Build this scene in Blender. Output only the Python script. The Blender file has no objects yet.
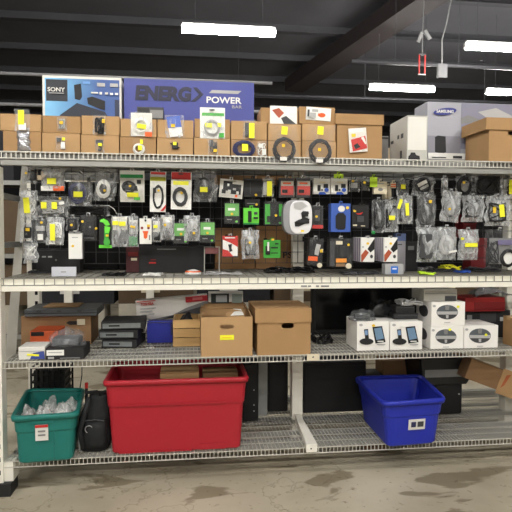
import bpy, bmesh, math, random
from mathutils import Vector, Matrix, noise

# ------------------------------------------------------------------ camera
S = bpy.context.scene
COL = S.collection
F = 540.0
CAM = Vector((0.0, -3.3, 1.54))
YAW, PITCH, ROLL = math.radians(7.05), math.radians(2.33), math.radians(0.185)
FW = Vector((math.sin(YAW)*math.cos(PITCH), math.cos(YAW)*math.cos(PITCH), -math.sin(PITCH)))
_r = Vector((math.cos(YAW), -math.sin(YAW), 0)); _u = _r.cross(FW)
RT = _r*math.cos(ROLL) + _u*math.sin(ROLL); UP = -_r*math.sin(ROLL) + _u*math.cos(ROLL)
cd = bpy.data.cameras.new('camera'); cam = bpy.data.objects.new('camera', cd); COL.objects.link(cam)
cd.sensor_width = 36; cd.lens = 36*F/512; cd.clip_start = .05; cd.clip_end = 200
cam.matrix_world = Matrix(((RT.x, UP.x, -FW.x, CAM.x), (RT.y, UP.y, -FW.y, CAM.y), (RT.z, UP.z, -FW.z, CAM.z), (0, 0, 0, 1)))
S.camera = cam
# ------------------------------------------------------------------ world, exposure
w = bpy.data.worlds.new('hall_air'); S.world = w; w.use_nodes = True
w.node_tree.nodes['Background'].inputs[0].default_value = (.9, .95, 1, 1)
w.node_tree.nodes['Background'].inputs[1].default_value = .03
S.view_settings.view_transform = 'Standard'; S.view_settings.look = 'None'
S.view_settings.gamma = 1; S.view_settings.use_curve_mapping = False
S.view_settings.exposure = 1.08
TUBE_POWER = 55.0

# ------------------------------------------------------------------ helpers
def ray(px, py): return RT*((px-256)/F) + UP*((256-py)/F) + FW
def P(px, py, Y):
    d = ray(px, py); return CAM + d*((Y-CAM.y)/d.y)
def PZ(px, py, z):
    d = ray(px, py); return CAM + d*((z-CAM.z)/d.z)
def rect(x0, y0, x1, y1, Y):
    xm, ym = (x0+x1)/2, (y0+y1)/2
    return P(x0, ym, Y).x, P(xm, y1, Y).z, P(x1, ym, Y).x, P(xm, y0, Y).z
def lin(c):
    return tuple(((v/255)/12.92 if v/255 <= .04045 else ((v/255+.055)/1.055)**2.4) for v in c)
MATS = {}
def M(col, rough=.6, metal=0, var=.12, scale=14, bump=0, spec=.4, stretch=None):
    k = (col, rough, metal, var, scale, bump, stretch)
    if k in MATS: return MATS[k]
    m = bpy.data.materials.new('surface_%d' % len(MATS)); m.use_nodes = True
    nt = m.node_tree; b = nt.nodes['Principled BSDF']
    b.inputs['Roughness'].default_value = rough; b.inputs['Metallic'].default_value = metal
    b.inputs['Specular IOR Level'].default_value = spec
    tc = nt.nodes.new('ShaderNodeTexCoord'); nz = nt.nodes.new('ShaderNodeTexNoise')
    nz.inputs['Scale'].default_value = scale; nz.inputs['Detail'].default_value = 4
    src = tc.outputs['Object']
    if stretch:
        mp = nt.nodes.new('ShaderNodeMapping'); mp.inputs['Scale'].default_value = stretch
        nt.links.new(src, mp.inputs[0]); src = mp.outputs[0]
    nt.links.new(src, nz.inputs['Vector'])
    mx = nt.nodes.new('ShaderNodeMix'); mx.data_type = 'RGBA'
    c = lin(col)
    mx.inputs[6].default_value = tuple(v*(1-var) for v in c)+(1,)
    mx.inputs[7].default_value = tuple(min(1, v*(1+var)) for v in c)+(1,)
    nt.links.new(nz.outputs['Fac'], mx.inputs[0]); nt.links.new(mx.outputs[2], b.inputs['Base Color'])
    if bump:
        bp = nt.nodes.new('ShaderNodeBump'); bp.inputs['Strength'].default_value = bump; bp.inputs['Distance'].default_value = .01
        nt.links.new(nz.outputs['Fac'], bp.inputs['Height']); nt.links.new(bp.outputs[0], b.inputs['Normal'])
    MATS[k] = m; return m
def clear(base=.07, top=.42, tint=(235, 238, 240), scale=17, rough=.14):
    k = ('clear', base, top, tint, scale)
    if k in MATS: return MATS[k]
    m = bpy.data.materials.new('clear_film_%d' % len(MATS)); m.use_nodes = True
    nt = m.node_tree; b = nt.nodes['Principled BSDF']; out = nt.nodes['Material Output']
    b.inputs['Base Color'].default_value = lin(tint)+(1,); b.inputs['Roughness'].default_value = rough
    b.inputs['Specular IOR Level'].default_value = .8
    tr = nt.nodes.new('ShaderNodeBsdfTransparent'); mix = nt.nodes.new('ShaderNodeMixShader')
    tc = nt.nodes.new('ShaderNodeTexCoord'); nz = nt.nodes.new('ShaderNodeTexNoise')
    nz.inputs['Scale'].default_value = scale; nz.inputs['Detail'].default_value = 1.3; nz.inputs['Distortion'].default_value = 2.0
    mp = nt.nodes.new('ShaderNodeMapping'); mp.inputs['Scale'].default_value = (1, 1, .55)
    nt.links.new(tc.outputs['Object'], mp.inputs[0]); nt.links.new(mp.outputs[0], nz.inputs['Vector'])
    mr = nt.nodes.new('ShaderNodeMapRange'); mr.inputs[1].default_value = .5; mr.inputs[2].default_value = .8  # noise streaks of denser white: stretched film and painted crinkle highlights
    mr.inputs[3].default_value = base; mr.inputs[4].default_value = top
    nt.links.new(nz.outputs['Fac'], mr.inputs[0]); nt.links.new(mr.outputs[0], mix.inputs[0])
    bp = nt.nodes.new('ShaderNodeBump'); bp.inputs['Strength'].default_value = .7; bp.inputs['Distance'].default_value = .008
    nt.links.new(nz.outputs['Fac'], bp.inputs['Height']); nt.links.new(bp.outputs[0], b.inputs['Normal'])
    nt.links.new(tr.outputs[0], mix.inputs[1]); nt.links.new(b.outputs[0], mix.inputs[2]); nt.links.new(mix.outputs[0], out.inputs[0])
    MATS[k] = m; return m
def glow(col, s):
    m = bpy.data.materials.new('lamp_tube'); m.use_nodes = True; b = m.node_tree.nodes['Principled BSDF']
    b.inputs['Emission Color'].default_value = lin(col)+(1,); b.inputs['Emission Strength'].default_value = s
    b.inputs['Base Color'].default_value = (.9, .9, .9, 1); return m

ORG = {}
def thing(name, label, cat, loc, group=None):
    o = bpy.data.objects.new(name, None); COL.objects.link(o); o.location = loc; o.empty_display_size = .05
    o['label'] = label; o['category'] = cat
    if group: o['group'] = group
    ORG[o] = Vector(loc); return o
class MB:
    def __init__(s): s.v = []; s.f = []
    def add(s, vs, fs):
        n = len(s.v); s.v += [Vector(v) for v in vs]; s.f += [tuple(i+n for i in f) for f in fs]; return s
    def box(s, x0, y0, z0, x1, y1, z1, mat=None):
        vs = [Vector(p) for p in ((x0,y0,z0),(x1,y0,z0),(x1,y1,z0),(x0,y1,z0),(x0,y0,z1),(x1,y0,z1),(x1,y1,z1),(x0,y1,z1))]
        if mat is not None: vs = [mat @ v for v in vs]
        return s.add(vs, [(0,3,2,1),(4,5,6,7),(0,1,5,4),(1,2,6,5),(2,3,7,6),(3,0,4,7)])
    def prism(s, pts, y0, y1):            # pts in (x,z), extruded along Y
        n = len(pts)
        a = sum(pts[i][0]*pts[(i+1) % n][1]-pts[(i+1) % n][0]*pts[i][1] for i in range(n))
        if a < 0: pts = pts[::-1]
        vs = [(p[0], y0, p[1]) for p in pts]+[(p[0], y1, p[1]) for p in pts]
        fs = [tuple(range(n)), tuple(range(2*n-1, n-1, -1))]+[(i, i+n, (i+1) % n+n, (i+1) % n) for i in range(n)]
        return s.add(vs, fs)
    def zprism(s, pts, z0, z1):
        n = len(pts)
        vs = [(p[0], p[1], z0) for p in pts]+[(p[0], p[1], z1) for p in pts]
        return s.add(vs, [tuple(range(n-1, -1, -1)), tuple(range(n, 2*n))]+[(i, (i+1) % n, (i+1) % n+n, i+n) for i in range(n)])
    def tube(s, pts, r, n=5, closed=False):
        pts = [Vector(p) for p in pts]; N = len(pts); rings = []
        for i, p in enumerate(pts):
            a = pts[(i-1) % N] if (closed or i) else p; b = pts[(i+1) % N] if (closed or i < N-1) else p
            t = (b-a).normalized()
            q = Vector((0, 1, 0)) if abs(t.y) < .9 else Vector((1, 0, 0))
            e = t.cross(q).normalized(); g = t.cross(e)
            rings.append([p+e*(r*math.cos(2*math.pi*k/n+.4))+g*(r*math.sin(2*math.pi*k/n+.4)) for k in range(n)])
        vs = [v for rg in rings for v in rg]; fs = []
        for i in range(N if closed else N-1):
            j = (i+1) % N
            for k in range(n): fs.append((i*n+k, i*n+(k+1) % n, j*n+(k+1) % n, j*n+k))
        if not closed: fs += [tuple(range(n-1, -1, -1)), tuple(range((N-1)*n, N*n))]
        return s.add(vs, fs)
    def loops(s, rings, cap0=True, cap1=True):
        n = len(rings[0]); vs = [v for r in rings for v in r]; fs = []
        for i in range(len(rings)-1):
            for k in range(n): fs.append((i*n+k, i*n+(k+1) % n, (i+1)*n+(k+1) % n, (i+1)*n+k))
        if cap0: fs.append(tuple(range(n-1, -1, -1)))
        if cap1: fs.append(tuple(range((len(rings)-1)*n, len(rings)*n)))
        return s.add(vs, fs)
    def build(s, name, mat, parent=None, xf=None, smooth=False, bevel=0, label=None):
        vs = s.v
        if xf is not None: vs = [xf @ v for v in vs]
        o0 = Vector((0, 0, 0)); p = parent
        while p is not None:
            o0 = o0 + ORG.get(p, Vector((0, 0, 0))); p = p.parent
        me = bpy.data.meshes.new(name); me.from_pydata([tuple(v-o0) for v in vs], [], s.f)
        if bevel or smooth:
            bm = bmesh.new(); bm.from_mesh(me)
            if bevel: bmesh.ops.bevel(bm, geom=list(bm.edges), offset=bevel, segments=2, affect='EDGES', profile=.5, clamp_overlap=True)
            bmesh.ops.recalc_face_normals(bm, faces=bm.faces)
            if smooth:
                for f in bm.faces: f.smooth = True
            bm.to_mesh(me); bm.free()
        me.materials.append(mat)
        o = bpy.data.objects.new(name, me); COL.objects.link(o)
        if parent: o.parent = parent
        if label: o['label'] = label
        return o
def structure(o): o['kind'] = 'structure'; return o
def rotY(c, deg): return Matrix.Translation(c) @ Matrix.Rotation(math.radians(deg), 4, 'Y') @ Matrix.Translation(-Vector(c))
def rotZ(c, deg): return Matrix.Translation(c) @ Matrix.Rotation(math.radians(deg), 4, 'Z') @ Matrix.Translation(-Vector(c))
def text_mb(txt, x0, z0, x1, z1, Y, shear=0, bold=0.0, depth=.0015):
    cu = bpy.data.curves.new('lettering', 'FONT'); cu.body = txt; cu.size = 1; cu.extrude = .5; cu.offset = bold; cu.shear = shear
    cu.resolution_u = 3
    o = bpy.data.objects.new('lettering', cu); COL.objects.link(o)
    me = bpy.data.meshes.new_from_object(o.evaluated_get(bpy.context.evaluated_depsgraph_get()))
    vs = [v.co.copy() for v in me.vertices]; fs = [tuple(p.vertices) for p in me.polygons]
    bpy.data.objects.remove(o); bpy.data.curves.remove(cu); bpy.data.meshes.remove(me)
    a = min(v.x for v in vs); b = max(v.x for v in vs); c = min(v.y for v in vs); d = max(v.y for v in vs)
    out = MB()
    out.add([(x0+(v.x-a)/(b-a)*(x1-x0), Y-(v.z+.5)*depth, z0+(v.y-c)/(d-c)*(z1-z0)) for v in vs], fs)
    return out

# palette
KRAFT = M((180, 145, 103), .85, var=.07, scale=9, bump=.05)
KRAFT2 = M((167, 132, 91), .85, var=.1, scale=11, bump=.06)
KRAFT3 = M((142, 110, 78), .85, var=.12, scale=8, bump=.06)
TAPE = M((196, 166, 120), .25, var=.05)
YEL = M((242, 240, 52), .6, var=.03); LIME = M((200, 240, 60), .6, var=.03); GOLD = M((240, 200, 50), .6, var=.03)
WHITE = M((236, 236, 232), .5, var=.03); PAPER = M((226, 224, 218), .7, var=.04); CREAM = M((222, 212, 186), .7, var=.05)
BLACK = M((20, 20, 22), .45, var=.2); BLK2 = M((34, 34, 36), .6, var=.25); DGREY = M((62, 63, 66), .5, var=.15); GREY = M((128, 128, 128), .5)
LGREY = M((176, 176, 176), .5, var=.06)
RED = M((196, 44, 40), .5, var=.06); DRED = M((120, 26, 28), .5); ORG_ = M((232, 98, 40), .5, var=.05); GREEN = M((66, 168, 60), .45, var=.08)
LGREEN = M((104, 214, 64), .4, var=.05); DGREEN = M((24, 130, 60), .5); BLUE = M((44, 88, 190), .45, var=.06); NAVY = M((40, 44, 84), .4); LBLUE = M((110, 160, 220), .5)
BROWNL = M((168, 78, 48), .5); FOIL = M((190, 190, 196), .22, metal=.8, scale=45, bump=.9); SILVER = M((196, 196, 200), .25, metal=.7)
STEELW = M((240, 237, 226), .5, var=.06, scale=5); STEELG = M((150, 150, 146), .45, metal=.3, var=.1, scale=5)
WIRE = M((206, 204, 196), .4, metal=.25, var=.1); GRIDM = M((30, 30, 32), .4, metal=.2)
CLR = clear(.08, .55); CLR2 = clear(.02, .12); CLR3 = clear(.24, .8)
COLS = dict(k=BLACK, k2=BLK2, d=DGREY, g=GREY, lg=LGREY, w=WHITE, pa=PAPER, cr=CREAM, y=YEL, li=LIME, go=GOLD, r=RED, dr=DRED, o=ORG_, gn=GREEN,
            lgn=LGREEN, dg=DGREEN, b=BLUE, n=NAVY, lb=LBLUE, br=BROWNL, f=FOIL, s=SILVER, kr=KRAFT, kr2=KRAFT2, kr3=KRAFT3, t=TAPE)

ZT, ZM, ZS, ZB = 2.0145, 1.278, .788, .197          # deck heights: top, middle, second, bottom
YG = .52                                            # grid wall plane
XL, XR = -1.085, 3.05
XC = P(297, 380, .55).x                              # centre upright

# ------------------------------------------------------------------ setting
def concrete():
    m = bpy.data.materials.new('worn_concrete'); m.use_nodes = True; nt = m.node_tree; b = nt.nodes['Principled BSDF']
    tc = nt.nodes.new('ShaderNodeTexCoord')
    def nz(sc, det, dist=0, stretch=(1, 1, 1)):
        mp = nt.nodes.new('ShaderNodeMapping'); mp.inputs['Scale'].default_value = stretch
        n = nt.nodes.new('ShaderNodeTexNoise'); n.inputs['Scale'].default_value = sc; n.inputs['Detail'].default_value = det; n.inputs['Distortion'].default_value = dist
        nt.links.new(tc.outputs['Object'], mp.inputs[0]); nt.links.new(mp.outputs[0], n.inputs['Vector']); return n
    def ramp(n, a, b_, ca, cb):
        r = nt.nodes.new('ShaderNodeValToRGB'); r.color_ramp.elements[0].position = a; r.color_ramp.elements[1].position = b_
        r.color_ramp.elements[0].color = ca; r.color_ramp.elements[1].color = cb; nt.links.new(n.outputs['Fac'], r.inputs[0]); return r
    base = ramp(nz(1.3, 6), .3, .7, lin((162, 152, 130))+(1,), lin((202, 193, 172))+(1,))
    stain = ramp(nz(2.9, 12, .35, (.6, 1.5, 1)), .57, .605, (1, 1, 1, 1), (.48, .44, .38, 1))
    speck = ramp(nz(22, 5, .4), .62, .72, (1, 1, 1, 1), (.6, .56, .5, 1))
    vo = nt.nodes.new('ShaderNodeTexVoronoi'); vo.feature = 'DISTANCE_TO_EDGE'; vo.inputs['Scale'].default_value = .55
    wn = nz(3, 4); vm = nt.nodes.new('ShaderNodeVectorMath'); vm.operation = 'ADD'
    nt.links.new(tc.outputs['Object'], vm.inputs[0]); nt.links.new(wn.outputs['Color'], vm.inputs[1]); nt.links.new(vm.outputs[0], vo.inputs['Vector'])
    cr = nt.nodes.new('ShaderNodeValToRGB'); cr.color_ramp.elements[0].position = .0; cr.color_ramp.elements[1].position = .006
    cr.color_ramp.elements[0].color = (.7, .68, .64, 1); nt.links.new(vo.outputs['Distance'], cr.inputs[0])
    prev = base.outputs[0]
    for x in (stain, speck, cr):
        mx = nt.nodes.new('ShaderNodeMix'); mx.data_type = 'RGBA'; mx.blend_type = 'MULTIPLY'; mx.inputs[0].default_value = .9
        nt.links.new(prev, mx.inputs[6]); nt.links.new(x.outputs[0], mx.inputs[7]); prev = mx.outputs[2]
    nt.links.new(prev, b.inputs['Base Color']); b.inputs['Roughness'].default_value = .6
    return m
structure(MB().box(-14, -9, -.1, 16, 18, 0).build('floor', concrete()))
CEIL = M((90, 90, 95), .8, var=.2, scale=1.2)
structure(MB().box(-14, -9, 5.7, 16, 18, 5.8).build('ceiling', CEIL))
structure(MB().box(-14, 17.9, 0, 16, 18, 5.7).build('wall_back', M((40, 40, 43), .8)))
structure(MB().box(-14.1, -9, 0, -14, 18, 5.7).build('wall_left', M((70, 70, 70), .8)))
structure(MB().box(16, -9, 0, 16.1, 18, 5.7).build('wall_right', M((70, 70, 70), .8)))
structure(MB().box(-14, -9.1, 0, 16, -9, 5.7).build('wall_front', M((180, 178, 172), .8)))
PUR = M((66, 66, 70), .7, var=.2, scale=2)
for i in range(9):
    yy = 2.2+i*1.75
    MBp = MB().box(-14, yy, 5.56, 16, yy+.05, 5.7).box(-14, yy-.05, 5.55, 16, yy+.1, 5.562)
    o = structure(MBp.build('trim_%d' % (i+1), PUR))
A = P(452, -10, 4.6); B = P(296, 92, 10.5)
def beam_between(a, b, wd, h):
    d = (b-a); s = Vector((d.y, -d.x, 0)).normalized()*wd/2
    up = Vector((0, 0, h))
    return MB().add([a-s, a+s, b+s, b-s, a-s+up, a+s+up, b+s+up, b-s+up], [(0,3,2,1),(4,5,6,7),(0,1,5,4),(1,2,6,5),(2,3,7,6),(3,0,4,7)])
structure(beam_between(A+(A-B)*.3-Vector((.06, 0, 0)), B-Vector((.06, 0, 0)), .5, .3).build('trim_10', M((46, 39, 39), .8, var=.15)))

# ceiling lamps ---------------------------------------------------------
TUBE = glow((255, 252, 246), TUBE_POWER)
LZ = 4.25
def lamp(cx, cy, label):
    t = thing('ceiling_lamp', label, 'lamp', (cx, cy, LZ), 'fluorescent ceiling lamps')
    MB().box(cx-.62, cy-.03, LZ+.05, cx+.62, cy+.03, LZ+.075).build('housing', M((200, 200, 200), .5), t)
    for s in (-1, 1):
        MB().box(cx+s*.625-.006, cy-.03, LZ-.025, cx+s*.625+.006, cy+.03, LZ+.05).build('end_cap', WHITE, t)
    pts = [(cx-.618+1.236*i/4, cy, LZ) for i in range(5)]
    MB().tube(pts, .05, 12).build('tube', TUBE, t, smooth=True)
    for s in (-1, 1): MB().tube([(cx+s*.45, cy, LZ+.075), (cx+s*.45, cy, 5.7)], .004, 4).build('hanger_wire', DGREY, t)
    return t
p1 = PZ(229, 31, LZ); p2 = PZ(506, 48, LZ); p3 = PZ(402, 88.5, LZ); p4 = PZ(517, 93, LZ)
lamp(p1.x, p1.y, 'glowing tube lamp high above the blue boxes, left of the others')
lamp(p2.x, p2.y, 'glowing tube lamp at right, cut by the frame, higher and nearer one')
lamp(p3.x, p3.y, 'smaller far glowing tube lamp above the white cartons, hanging wholly in view')
lamp(p4.x, p4.y, 'far glowing tube lamp at right frame edge, lower of the two')
for yy in (-7.4, -4.9, -2.4):
    for xx in (-3.6, -.2, 3.2):
        lamp(xx, yy, 'glowing tube lamp over the aisle before the shelves, %s row, %s' % ({-7.4: 'far rear', -4.9: 'middle', -2.4: 'nearest'}[yy], {-3.6: 'left', -.2: 'centre', 3.2: 'right'}[xx]))
lamp(-.9, 1.3, 'glowing tube lamp above the rack, over its left bay'); lamp(2.9, 1.3, 'glowing tube lamp above the rack, over its right bay')

# far pipes and hanging fittings
def pipe(label, a, b, r, mat): 
    t = thing('ceiling_pipe', label, 'pipe', b.lerp(a, .5)); MB().tube([a, b], r, 8).build('pipe_run', mat, t, smooth=True)
    for k in (.2, .5, .8):
        q = a.lerp(b, k); MB().tube([q, (q.x, q.y, 5.7)], .006, 4).build('hanger_rod', DGREY, t)
pipe('grey horizontal pipe under the ceiling behind the right lamps', P(352, 61, 5.5), P(560, 71, 5.5), .03, M((80, 80, 84), .5))
pipe('thin dark pipe crossing above the small cartons, far back', P(150, 92, 8), P(560, 104, 8), .03, M((60, 60, 64), .5))
q = P(442, 71, 5.2)
t = thing('junction_box', 'small grey square junction box hanging on a cord below ceiling', 'junction box', (q.x, q.y, q.z-.12))
MB().box(q.x-.08, q.y-.03, q.z-.115, q.x+.08, q.y+.03, q.z+.115).build('box_body', M((96, 96, 98), .5), t, bevel=.008)
MB().tube([(q.x, q.y, q.z+.11), (q.x-.01, q.y, q.z+.5), (q.x+.06, q.y, q.z+.75), (q.x+.2, q.y, 5.7)], .012, 5).build('cord', GREY, t)
q = P(422, 66, 5.0)
t = thing('hanging_bracket', 'narrow red and grey bracket hanging on a wire from the ceiling', 'bracket', (q.x, q.y, q.z-.14))
for s in (-1, 1): MB().box(q.x+s*.048-.008, q.y-.01, q.z-.13, q.x+s*.048+.008, q.y+.01, q.z+.18).build('side_bar', RED, t)
MB().box(q.x-.06, q.y-.012, q.z-.145, q.x+.06, q.y+.012, q.z-.125).build('bottom_bar', LGREY, t)
MB().box(q.x-.06, q.y-.012, q.z+.17, q.x+.06, q.y+.012, q.z+.19).build('top_bar', DGREY, t)
MB().tube([(q.x, q.y, q.z+.18), (q.x, q.y, q.z+.5), (q.x+.03, q.y, 5.7)], .008, 5).build('wire', GREY, t)
for s, a in ((-1, 20), (1, -35)):
    c = Vector((q.x+s*.06+.02, q.y, q.z+.47+s*.02))
    MB().box(c.x-.025, c.y-.02, c.z-.08, c.x+.025, c.y+.02, c.z+.08).build('lamp_head', GREY, t, xf=rotY(c, a))

# ------------------------------------------------------------------ rack
rack = thing('shelving_rack', 'long white steel rack with price rail filling the whole picture', 'shelving', (XC, .5, 0))
def slotted_post(x0, x1, y0, y1, z0, z1, name, mat, slot=.05, pitch=.078):
    m = MB(); wd = x1-x0
    sx0, sx1 = x0+wd*.62, x0+wd*.86
    m.box(x0, y0, z0, sx0, y0+.004, z1).box(sx1, y0, z0, x1, y0+.004, z1)
    z = z0+.05
    m.box(sx0, y0, z0, sx1, y0+.004, z)
    while z+pitch < z1:
        m.box(sx0, y0, z+slot*.6, sx1, y0+.004, min(z+pitch, z1)); z += pitch
    m.box(sx0, y0, z, sx1, y0+.004, z1)
    m.box(x0, y0+.004, z0, x0+.004, y1, z1).box(x1-.004, y0+.004, z0, x1, y1, z1)
    o = m.build(name, mat, rack)
    MB().box(x0+.005, y0+.03, z0, x1-.005, y0+.034, z1).build('slot_shade_sheet', BLK2, o)  # dark sheet inside the hollow post stands in for shade behind its slots
    return o
slotted_post(XL-.1, XL, -.03, .05, .07, ZT-.09, 'upright_post', STEELW)
slotted_post(XL-.155, XL-.065, 1.03, 1.1, .0, ZT-.09, 'upright_post', STEELW)
MB().box(XL-.12, -.05, 0, XL+.045, .09, .075).build('foot', BLK2, rack)
MB().box(XL, -.01, .075, XL+.05, .1, .19).build('base_bracket', STEELW, rack)
for z in (1.45, 1.75):
    MB().box(XL-.06, .05, z, XL-.03, 1.04, z+.035).build('side_brace', STEELG, rack)
# slanted side strip seen at the left end
a = P(25, 164, .5); b = P(10, 362, .5)
MB().add([(b.x-.035, .5, b.z), (b.x+.035, .5, b.z), (a.x+.02, .5, a.z), (a.x-.02, .5, a.z), (b.x-.035, .505, b.z), (b.x+.035, .505, b.z), (a.x+.02, .505, a.z), (a.x-.02, .505, a.z)],
         [(0,1,2,3),(7,6,5,4),(0,4,5,1),(1,5,6,2),(2,6,7,3),(3,7,4,0)]).build('diagonal_strip', M((178, 176, 168), .5), rack)
# centre upright and right upright with base legs
for xc in (XC, P(509, 360, .55).x, XR):
    MB().box(xc-.04, .53, .02, xc+.04, .61, 2.0).build('upright_post', STEELW, rack, bevel=.004)
for xc in (XC,):
    l0 = P(312, 449, -.03)
    m = MB(); m.add([(l0.x-.036, -.03, .172), (l0.x+.034, -.03, .172), (xc+.02, .53, .18), (xc-.02, .53, .18), (l0.x-.036, -.03, .222), (l0.x+.034, -.03, .222), (xc+.02, .53, .23), (xc-.02, .53, .23)],
          [(0,3,2,1),(4,5,6,7),(0,1,5,4),(1,2,6,5),(2,3,7,6),(3,0,4,7)])
    leg = m.build('base_leg', STEELW, rack)
    MB().tube([(l0.x-.006, -.032, .195), (l0.x-.006, -.029, .195)], .005, 8).build('bolt_hole', BLACK, leg)
m = MB(); gx = P(262.5, 400, .62).x
MB().box(gx-.033, .6, .2, gx+.033, .66, .76).build('upright_post', M((140, 142, 140), .5), rack)
# beams
MB().box(XL, .0, ZT-.08, XR, .03, ZT-.046).build('front_beam', STEELG, rack, bevel=.003)
MB().box(XL, -.012, ZM-.078, XR, .03, ZM-.046).build('front_beam', STEELW, rack, bevel=.003)
MB().box(XL, .004, ZM-.046, XR, .012, ZM-.002).build('price_strip', M((252, 249, 236), .5, var=.03, scale=6), rack)
for z, in ((ZS,), (ZB,)):
    MB().box(XL, .16, z-.05, XR, .19, z-.012).build('front_beam', STEELG, rack)
for z in (ZT, ZM, ZS, ZB):
    MB().box(XL, 1.06, z-.06, XR, 1.1, z-.012).build('rear_beam', STEELG, rack)
    MB().box(XL, .56, z-.05, XR, .6, z-.012).build('mid_beam', STEELG, rack)
# shelf tag and small marks on the price strip
for (x0, x1) in ((301, 307), (308, 311), (316, 319), (321, 329)):
    r = rect(x0, 285.4, x1, 287, -.014); MB().box(r[0], -.0145, r[1], r[2], -.012, r[3]).build('faded_mark', GREY, rack)
def deck(label, z, pitch, lip, deep=1.1, wr=.0022, mat=WIRE, lipn=2):
    t = thing('wire_deck', label, 'wire shelf', ((XL+XR)/2, .5, z), 'wire decks of the rack')
    m = MB(); n = int((XR-XL)/pitch)
    for i in range(n+1):
        x = XL+.01+i*pitch
        m.box(x-wr*.8, -.004, z-.004, x+wr*.8, deep, z)
    o = m.build('cross_wires', mat, t); o['kind'] = 'stuff'
    m = MB()
    for i in range(n+1):
        x = XL+.01+i*pitch
        m.box(x-wr, -.008, z-lip, x+wr, -.004, z)
    o = m.build('lip_wires', mat, t); o['kind'] = 'stuff'
    m = MB().box(XL, -.012, z-.006, XR, -.008, z).box(XL, -.012, z-lip, XR, -.008, z-lip+.006)
    m.build('lip_rails', mat, t)
    m = MB()
    for k in range(5): m.box(XL, .06+k*.22, z-.03, XR, .1+k*.22, z-.0255).box(XL, .06+k*.22, z-.0255, XR, .064+k*.22, z-.0045)
    m.build('support_channels', STEELG, t)
    m = MB(); y = .1
    while y < deep:
        m.box(XL, y, z-.009, XR, y+.005, z-.004); y += .1
    o = m.build('long_wires', mat, t); o['kind'] = 'stuff'
deck('top wire deck of the rack, holding rows of small cartons', ZT, .027, .043, wr=.003)
deck('middle wire deck with a wide-meshed lip over the white price strip', ZM, .0575, .046, wr=.0022, mat=M((150, 148, 140), .4, metal=.5))
deck('second wire deck from the floor, holding banker boxes and white speaker boxes', ZS, .0245, .043)
deck('lowest wire deck just above the floor, holding the big totes', ZB, .0245, .042)

# shelf number tag
r = rect(307, 354, 319, 360.5, -.02)
t = thing('shelf_tag', 'small cream shelf tag clipped on second deck beside banker box', 'tag', ((r[0]+r[2])/2, -.02, r[1]))
MB().box(r[0], -.022, r[1], r[2], -.014, r[3]).build('tag_plate', CREAM, t)
MB().tube([P(313, 357, -.023), P(313, 357, -.0205)], .006, 8).build('tag_mark', DGREY, t)

# grid wall -----------------------------------------------------------
grid = thing('grid_wall', 'black wire grid wall carrying hooks behind the hanging goods', 'grid panel', (.5, YG, ZM+.05))
gx0, gx1, gz0, gz1 = P(36, 220, YG).x, P(511, 220, YG).x+.3, P(256, 263, YG).z, P(256, 170, YG).z
m = MB(); x = gx0
while x < gx1: m.box(x-.002, YG-.002, gz0, x+.002, YG+.002, gz1); x += .0785
z = gz0
while z < gz1+.001: m.box(gx0, YG-.005, z-.002, gx1, YG-.001, z+.002); z += .0785
o = m.build('grid_wires', M((78, 78, 80), .4, metal=.5), grid); o['kind'] = 'stuff'
def hook(px, py, Y):
    a = P(px, py, Y); m = MB()
    m.tube([(a.x, YG-.004, a.z-.004), (a.x, YG-.012, a.z), (a.x, Y-.025, a.z), (a.x, Y-.035, a.z+.008)], .0026, 5)
    m.box(a.x-.012, YG-.012, a.z-.03, a.x+.012, YG-.005, a.z+.008)
    m.build('hook', BLACK, grid)

# ------------------------------------------------------------------ item builder
def bulge(u, v, t, seed):
    b = max(0, (1-(2*u-1)**4)*(1-(2*v-1)**4))**.7*t
    top = min(1, max(0, (1-v)/.22)); b *= .25+.75*top
    return b+.22*t*noise.noise(Vector((u*4.2+seed, v*5.1, seed*1.7)))
def pouch(r, Y, t, seed, n=9):
    x0, z0, x1, z1 = r; m = MB(); vs = []; fs = []
    for side in (0, 1):
        for j in range(n+1):
            for i in range(n+1):
                u, v = i/n, j/n
                jx = .012*noise.noise(Vector((v*4+seed, seed, side*0)))*(1 if i in (0, n) else 0)*(x1-x0)/.1
                y = Y-(bulge(u, v, t, seed) if side == 0 else 0)-(.0008 if side == 0 else 0)
                vs.append((x0+u*(x1-x0)+jx, y, z0+v*(z1-z0)))
    N = (n+1)*(n+1)
    for j in range(n):
        for i in range(n):
            a = j*(n+1)+i
            fs.append((a, a+1, a+n+2, a+n+1)); fs.append((N+a, N+a+n+1, N+a+n+2, N+a+1))
    return m.add(vs, fs)
PN = {'y': 'price_sticker', 'li': 'price_sticker', 'go': 'price_dot'}
SUB = {'tablet_screen': 'tablet_print', 'icon_row': 'tablet_print', 'phone_screen': 'phone_print', 'silver_band': 'oval_print', 'lower_print': 'oval_print', 'upper_print': 'oval_print',
       'dock_print': 'oval_print', 'gadget_cap': 'gadget', 'tool_neck': 'tool_body', 'tool_foot': 'tool_body', 'clip_arm': 'clip_gadget', 'clip_head': 'clip_gadget', 'yellow_print': 'blue_print'}
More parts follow.
